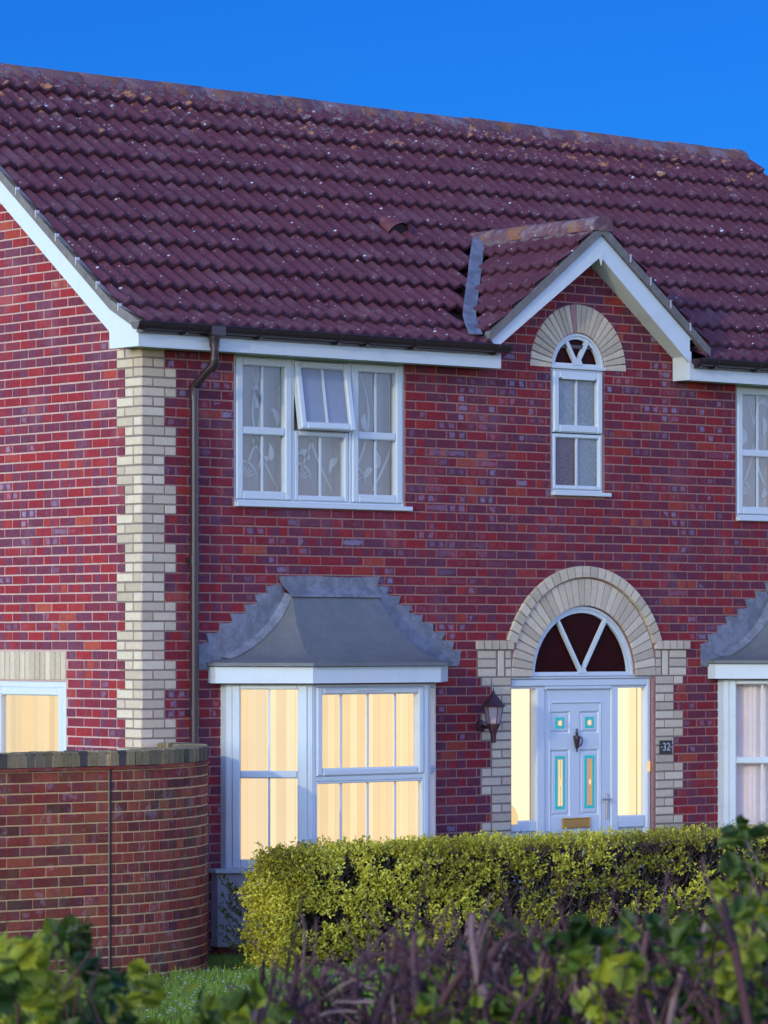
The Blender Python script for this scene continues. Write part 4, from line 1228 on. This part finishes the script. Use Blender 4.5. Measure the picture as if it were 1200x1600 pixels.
# ------------------------------------------------------------------ ground
def gz(x,y):
    t=(x-CAMP.x)*FWD.x+(y-CAMP.y)*FWD.y
    s=min(max((20.5-t)/9.0,0),1); s=s*s*(3-2*s)
    return .9*s
def ground_mat():
    t=NT('LawnSoil'); o=t.obj(); n=t.noise(o,1.2,5,.6); n2=t.noise(o,30,4,.7)
    col=t.ramp(t.math('ADD',t.math('MULTIPLY',n,.5),t.math('MULTIPLY',n2,.5)),[(.3,(.07,.11,.014)),(.55,(.12,.19,.022)),(.75,(.18,.24,.04))])
    t.principled(col,.95,.2,t.bump(n2,.8,.03)); return t.m
me=bpy.data.meshes.new('ground'); vs=[];fs=[]
xs=sorted(set([-800,-300,-120]+[-60+2*i for i in range(61)]+[120,300,800])); ys=sorted(set([-800,-300,-120]+[-60+2*i for i in range(61)]+[120,300,800]))
for y in ys:
    for x in xs: vs.append((x,y,gz(x,y)))
nx=len(xs)
for j in range(len(ys)-1):
    for i in range(nx-1): fs.append((j*nx+i,j*nx+i+1,(j+1)*nx+i+1,(j+1)*nx+i))
me.from_pydata(vs,[],fs); me.materials.append(ground_mat()); me.polygons.foreach_set('use_smooth',[True]*len(me.polygons))
o=bpy.data.objects.new('ground',me); COL.objects.link(o); tag(o,label='grassy ground of the front garden',kind='structure')

def leaf_mat(name,c1,c2,c3,trans=.35):
    t=NT(name); r,g,b=attr(t)[:3]
    col=t.ramp(r,[(0,c1),(.5,c2),(1,c3)])
    p=t.n('BsdfPrincipled'); t.put(p.inputs['Base Color'],col); p.inputs['Roughness'].default_value=.45; p.inputs['Specular IOR Level'].default_value=.35
    tr=t.n('BsdfTranslucent'); t.put(tr.inputs[0],col); mx=t.n('MixShader'); mx.inputs[0].default_value=trans
    t.t.links.new(p.outputs[0],mx.inputs[1]); t.t.links.new(tr.outputs[0],mx.inputs[2]); t.t.links.new(mx.outputs[0],t.out.inputs[0]); return t.m
M['grass']=leaf_mat('GrassBlade',(.09,.16,.015),(.20,.30,.03),(.33,.40,.06),.35)
M['privet']=leaf_mat('GoldenPrivet',(.20,.17,.018),(.52,.45,.035),(.85,.74,.09),.25)
M['twig']=simple('Twig',(.13,.075,.065),.8,.3,30,.3)
M['fgleaf']=leaf_mat('ForegroundLeaf',(.03,.06,.012),(.13,.18,.018),(.38,.37,.028),.38)
def bark_mat():
    t=NT('PrunedBark'); r,g,b=attr(t)[:3]; o=t.obj()
    base=t.ramp(r,[(0,(.030,.010,.014)),(.45,(.075,.026,.032)),(.85,(.13,.055,.055)),(1,(.26,.16,.155))])
    n=t.noise(o,38,4,.7); base=t.scalecol(base,t.math('ADD',.55,t.math('MULTIPLY',n,.9)))
    t.principled(base,.75,.3,t.bump(n,.7,.004)); return t.m
M['bark']=bark_mat()
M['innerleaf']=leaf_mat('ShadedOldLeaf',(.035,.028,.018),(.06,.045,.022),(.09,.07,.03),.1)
M['darkleaf']=leaf_mat('DarkSprig',(.05,.08,.02),(.11,.15,.03),(.18,.2,.04),.3)

# grass
gr=random.Random(11); f=MB()
def blade(x,y,h,lean,ang,wd):
    z=gz(x,y); dx=math.cos(ang);dy=math.sin(ang); ex=Vector((RIGHT.x,RIGHT.y,0))*wd
    b=Vector((x,y,z-.005)); m=b+Vector((dx*lean*.35,dy*lean*.35,h*.6)); t=b+Vector((dx*lean,dy*lean,h))
    f.add([b-ex,b+ex,m+ex*.7,m-ex*.7,t],[(0,1,2,3),(3,2,4)],None,(gr.random(),gr.random(),0))
for i in range(42000):
    t=20.5+8.9*gr.random()**.8; r=gr.uniform(-3.3,.2) if gr.random()<.7 else gr.uniform(-3.3,3.4)
    p=CAMP+FWD*t+RIGHT*r
    if p.y>-1.5 and p.x<.2: continue
    if p.y>-.1: continue
    tall=.05 if (p-Vector((AC[0],AC[1]-AR,2.5))).length>1.8 else .06
    near=max(0,1-abs(p.y+1.62)/.25) if p.x<-.4 else 0
    blade(p.x,p.y,gr.uniform(.03,.075)+near*.05*gr.random(),gr.uniform(.0,.05),gr.random()*6.28,.0035)
f.build('grass',M['grass'],None,recalc=False,label='bright green lawn grass at the foot of the garden wall',cat='grass',kind='stuff')
f=MB()
for i in range(420):
    t=22+6.0*gr.random(); r=gr.uniform(-1.9,-.3)+gr.uniform(-.5,.5); p=CAMP+FWD*t+RIGHT*r
    if p.y>-1.6: continue
    z=gz(p.x,p.y)+gr.uniform(.05,.08); rr=gr.uniform(.006,.011)
    f.lathe([(rr*.5,z-.003),(rr,z),(rr*.4,z+.003)],p.x,p.y,6)
f.build('daisies',M['paint'],None,label='tiny white daisies scattered through the lawn in front of the hedge',cat='flowers',kind='stuff')

# golden hedge
hr=random.Random(3)
from mathutils import noise as mn
HX0,HX1,HY0,HY1,HZ=.13,9.4,-1.82,-1.22,.885
hedge=empty('golden_hedge',(4.6,-1.52,0),label='clipped yellow-green privet hedge in front of the bay window and door',cat='hedge')
HGM=Matrix.Translation((-4.6,1.52,0))
def surf(x,ang_noise=1):
    return mn.noise(Vector((x*1.3,0,0)))*.05
def leafquad(m,p,d,n,L,Wd,c):
    s=d.cross(n).normalized()*Wd*.5; up=n*L*.12
    m.add([p,p+d*L*.45+s+up,p+d*L,p+d*L*.45-s+up],[(0,1,2),(0,2,3)],None,c)
f=MB(); f.M=HGM; tw=MB(); tw.M=HGM
def rv(): 
    while 1:
        v=Vector((hr.uniform(-1,1),hr.uniform(-1,1),hr.uniform(-1,1)))
        if .05<v.length<1: return v.normalized()
def cluster(p,out,nl,L,bright):
    # a short shoot with leaves in pairs
    ax=(out+rv()*.7+Vector((0,0,.45))).normalized()
    for k in range(nl):
        d=(ax*.35+rv()).normalized(); n=(rv()*.8+out+Vector((0,0,.5))).normalized()
        q=p+ax*(k*.012)+rv()*.006
        leafquad(f,q,d,n,L*hr.uniform(.7,1.25),L*.55,(min(1,max(0,bright+hr.uniform(-.35,.35))),hr.random(),0))
    return ax
def density(x): return 1.0 if x<2.0 else max(.56,1.0-(x-2.0)*.30)
def hedge_pt():
    x=hr.uniform(HX0,HX1 if hr.random()<.4 else 6.6)
    return x
cnt=0
while cnt<9500:
    x=hedge_pt(); face=hr.random()
    bump=mn.noise(Vector((x*2.6,face*3,1.0)))
    if face<.62:
        z=hr.uniform(.02,HZ); yb=HY0+.05*mn.noise(Vector((x*2.2,z*2.6,4)))*2
        hole=mn.noise(Vector((x*5.5,z*6.5,7)))
        if hole>(.20 if x<2 else .06): continue
        if hr.random()>density(x): continue
        # underside curls in near the ground
        yb+= .16*max(0,.25-z)/.25+ .10*max(0,z-HZ+.12)/.12
        p=Vector((x,yb+hr.expovariate(1/.035),z)); out=Vector((0,-1,.15))
    elif face<.90:
        y=hr.uniform(HY0,HY1); z=HZ+.055*mn.noise(Vector((x*1.9,y*3,2)))-.04*max(0,.35-(x-HX0))/.35+.02*mn.noise(Vector((x*11,y*9,2)))-hr.expovariate(1/.03)
        if hr.random()>density(x)*1.0: continue
        p=Vector((x,y,z)); out=Vector((0,0,1))
    else:
        y=hr.uniform(HY0,HY1); z=hr.uniform(.02,HZ); p=Vector((HX0+.12*mn.noise(Vector((y*3,z*4,2)))-.05*(1-z/HZ)+hr.expovariate(1/.04)+.10*max(0,z-HZ+.15)/.15,y,z)); out=Vector((-1,0,.1))
    big=mn.noise(Vector((p.x*1.6,p.y*2,p.z*3)))
    br=.62+.7*big-(.14 if x>2 else 0)
    cluster(p,out,hr.randint(4,7),.033,br)
    cnt+=1
# stray shoots
def shoot(p,d,L,m,leafL,n,bright,rad=.004,curve=.15,twm=None):
    pts=[p]; dd=d.normalized()
    for k in range(5):
        dd=(dd+rv()*curve).normalized(); pts.append(pts[-1]+dd*L/5)
    (twm or tw).tube(pts,[rad*(1-.14*i) for i in range(6)],5)
    for k in range(n):
        t=hr.uniform(.2,1)*5; i=min(4,int(t)); q=pts[i].lerp(pts[i+1],t-i)
        leafquad(m,q,(dd*.5+rv()).normalized(),(rv()+Vector((0,-.5,.6))).normalized(),leafL*hr.uniform(.7,1.2),leafL*.5,(min(1,max(0,bright+hr.uniform(-.3,.3))),0,0))
for k in range(16):
    shoot(Vector((.93+hr.gauss(0,.13),HY0+.12+hr.uniform(0,.1),HZ-.06)),Vector((hr.uniform(-.5,.5),hr.uniform(-.2,.1),1)),hr.uniform(.09,.2),f,.034,22,.4)
for k in range(260):
    x=hr.uniform(HX0,6.5); shoot(Vector((x,hr.uniform(HY0,HY0+.35),HZ-.04)),Vector((hr.uniform(-.6,.6),hr.uniform(-.3,.2),1)),hr.uniform(.04,.10),f,.026,9,.45,.0025)
for k in range(130):
    z=hr.uniform(.1,.95); shoot(Vector((HX0+.05,hr.uniform(HY0,HY0+.5),z)),Vector((-1,-.2,.3)),hr.uniform(.05,.14),f,.028,10,.3,.003)
# browner twiggy mesh
for k in range(3300):
    x=hr.uniform(HX0,7.0) ; z=hr.uniform(.03,HZ-.01)
    if x<2 and hr.random()<.6: continue
    p=Vector((x,HY0+.03+hr.random()*.14,z)); d=Vector((hr.uniform(-.7,.7),hr.uniform(-.5,.2),hr.uniform(.2,1))).normalized(); L=hr.uniform(.05,.16)
    q=p+d*L*.5+rv()*.01; tw.tube([p,q,q+(d+rv()*.3).normalized()*L*.5],[.0032,.0025,.0015],4,cap=False)
for k in range(1500):
    x=2+5*hr.random()**.9; y=hr.uniform(HY0+.02,HY1); p=Vector((x,y,HZ-.06)); d=Vector((hr.uniform(-.8,.8),hr.uniform(-.5,.5),1)).normalized(); L=hr.uniform(.04,.10)
    tw.tube([p,p+d*L],[.0025,.0012],3,cap=False)
for k in range(50):
    x=HX0+.15+k*(HX1-HX0-.3)/49; 
    for q in range(3): tw.tube([(x,-1.5,-.02),(x+hr.uniform(-.1,.1),-1.5+hr.uniform(-.12,.12),.4),(x+hr.uniform(-.2,.2),-1.5+hr.uniform(-.2,.2),.82)],[.014,.009,.004],5)
tw.build('branches',M['twig'],hedge)
f.build('foliage',M['privet'],hedge,recalc=False)
# inner mass: dense dark brown leaves
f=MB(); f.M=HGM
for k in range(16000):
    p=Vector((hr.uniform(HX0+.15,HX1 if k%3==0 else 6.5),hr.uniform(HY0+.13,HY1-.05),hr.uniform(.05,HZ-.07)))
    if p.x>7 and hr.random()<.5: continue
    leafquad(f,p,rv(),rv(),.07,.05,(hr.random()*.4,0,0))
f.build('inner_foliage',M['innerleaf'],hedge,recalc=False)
# darker shrub sprigs growing at the hedge's left end
sh=empty('small_shrub',(.22,-1.0,0),label='small dark leafy shrub poking out between the bay window base and the hedge end',cat='shrub')
f=MB(); f.M=Matrix.Translation((-.22,1.0,0)); t2=MB(); t2.M=f.M
for k in range(26):
    p=Vector((.22+hr.uniform(-.05,.1),-1.0+hr.uniform(-.1,.1),.05+hr.random()*.5)); shoot(p,Vector((-.9+hr.uniform(-.2,.6),-.1+hr.uniform(-.3,.3),.5+hr.random()*.4)),hr.uniform(.15,.32),f,.035,16,.45,.004,.2,t2)
t2.build('branches',M['twig'],sh); f.build('foliage',M['darkleaf'],sh,recalc=False)

# ------------------------------------------------------------------ foreground hedge (near the camera, out of focus)
fr_=random.Random(21)
def camp(px,py,t):      # helper used only to size the near hedge's outline at its own distance t
    return CAMP+FWD*t+RIGHT*((px-600)/5850*t)+Vector((0,0,1))*((1000-py)/5850*t)
def big_leaf(m,p,d,n,L,Wd,c):
    # lobed, slightly cupped leaf on a short stalk
    s=d.cross(n).normalized(); n2=s.cross(d).normalized(); W=Wd/L
    out=[(.10,.0),(.02,.30),(.20,.50),(.30,.40),(.42,.62),(.55,.40),(.66,.48),(.78,.22),(1.0,0)]
    j=[1+fr_.uniform(-.18,.18) for _ in out]; cup=fr_.uniform(.05,.35); tw=fr_.uniform(-.25,.25)
    cen=[p+d*L*a-n2*(L*.16*a*a) for a in (.10,.35,.6,.8,1.0)]
    vs=list(cen)
    for sg in (1,-1):
        for k,(a,b_) in enumerate(out[1:-1]):
            bb=b_*W*1.5*j[k]; vs.append(p+d*L*a+s*(sg*bb*L)+n2*(L*(cup*bb*1.2-.16*a*a+tw*sg*bb)))
    fs=[]
    for q in (5,12):
        fs+=[(0,q,q+1),(0,q+1,q+2,1),(1,q+2,q+3),(1,q+3,q+4,2),(2,q+4,q+5,3),(3,q+5,q+6),(3,q+6,4)]
    m.add(vs,fs,None,c)
def frv():
    while 1:
        v=Vector((fr_.uniform(-1,1),fr_.uniform(-1,1),fr_.uniform(-1,1)))
        if .05<v.length<1: return v.normalized()
def stalk(m,p,d,L,r,n=6,curve=.08):
    pts=[p]; dd=d.normalized()
    for k in range(n-1):
        dd=(dd+frv()*curve).normalized(); pts.append(pts[-1]+dd*L/(n-1))
    m.tube(pts,[r*(1-.45*i/(n-1)) for i in range(n)],7,c=(fr_.random()**1.3,0,0)); return pts
def near_plant(name,label,cat,x0,x1,topf,nst,nlf,stemr,bright,t0,t1,leafL=.06,up=.5):
    c=camp((x0+x1)/2,1600,(t0+t1)/2); base=Vector((c.x,c.y,gz(c.x,c.y)))
    e=empty(name,base,label=label,cat=cat); T=Matrix.Translation(-base)
    br=MB(); br.M=T; lf=MB(); lf.M=T
    for k in range(nst):
        px=fr_.uniform(x0,x1); t=fr_.uniform(t0,t1); top=topf(px)+fr_.random()**1.5*130
        a=camp(px+fr_.uniform(-50,50),top,t); L=fr_.uniform(.07,.24); d=Vector((fr_.gauss(0,.33),fr_.gauss(0,.33),1)).normalized()
        p=a-d*L; pts=stalk(br,p,d,L,stemr*fr_.choice((.25,.35,.45,.6,.9)),6,.16)
        if fr_.random()<.35:      # side fork
            q=pts[3]; stalk(br,q,(d+frv()*.8).normalized(),L*.45,stemr*.5,5)
        # limb down to the ground
        g=Vector((p.x+fr_.uniform(-.12,.12),p.y+fr_.uniform(-.12,.12),gz(p.x,p.y)-.05)); m_=p.lerp(g,.5)+frv()*.05
        br.tube([p+Vector((0,0,.01)),m_,g],[stemr*.7,stemr*.9,stemr*1.3],6,c=(fr_.random()*.45,0,0))
    for k in range(nst*4):      # thin twigs crossing the gaps
        px=fr_.uniform(x0,x1); t=fr_.uniform(t0,t1); a=camp(px,topf(px)+30+fr_.random()*260,t)
        stalk(br,a,(frv()+Vector((0,0,.5))).normalized(),fr_.uniform(.05,.16),stemr*.28,5,.2)
    for k in range(nlf):
        px=fr_.uniform(x0-15,x1+15); t=fr_.uniform(t0,t1); top=topf(px)+(fr_.random()**(.9 if bright[2] else .6))*(1720-topf(px))
        p=camp(px,top,t); dn=mn.noise(Vector((px*.014,top*.016,t*.3+3)))
        if dn>(.16 if bright[2] else .02): continue
        cl=fr_.randint(2,4); h=bright[0]+bright[1]*mn.noise(Vector((px*.01,top*.012,t)))*2
        for q in range(cl):
            d=(frv()+Vector((0,0,up))).normalized(); n=(frv()+Vector((0,-.3,.6))).normalized(); L=leafL*fr_.uniform(.6,1.2)
            big_leaf(lf,p+frv()*.02,d,n,L,L*.66,(min(1,max(0,h+fr_.uniform(-.3,.45))),0,0))
    br.build('branches',M['bark'],e,smooth=60); lf.build('foliage',M['fgleaf'],e,smooth='all',recalc=False)
def interp(tab):
    def g(x):
        if x<=tab[0][0]: return tab[0][1]
        for (a,b),(c,d) in zip(tab[:-1],tab[1:]):
            if x<=c: return b+(d-b)*(x-a)/(c-a)
        return tab[-1][1]
    return g
near_plant('leafy_bush','blurred leafy green bush in the bottom left corner below the garden wall','bush',-60,185,interp([(-60,1480),(40,1445),(130,1460),(185,1545)]),18,190,.004,(.48,.6,True),5.6,7.2,.043)
near_plant('low_bush','blurred low bush of round leaves and thin twigs at the bottom edge below the lawn','bush',185,400,interp([(185,1535),(260,1530),(330,1550),(400,1560)]),14,46,.003,(.40,.5,True),5.6,7.0,.04)
near_plant('pruned_hedge','blurred dark hedge of cut-back purple-brown stems along the bottom of the picture','hedge',395,900,interp([(395,1540),(440,1490),(520,1500),(600,1450),(660,1425),(760,1440),(850,1425),(900,1440)]),140,240,.0095,(.36,.7,False),5.8,7.4,.036)
near_plant('leafy_hedge','blurred darker green hedge full of leaves and stems in the bottom right corner','hedge',890,1260,interp([(890,1450),(1000,1440),(1080,1430),(1130,1410),(1260,1385)]),100,430,.0095,(.34,.7,True),5.6,7.4,.036)
near_plant('tall_sprig','blurred tall leafy sprig rising above the golden hedge at the right edge','shrub',1140,1215,interp([(1140,1310),(1180,1290),(1215,1300)]),6,80,.003,(.22,.4,True),6.6,7.2,.036)
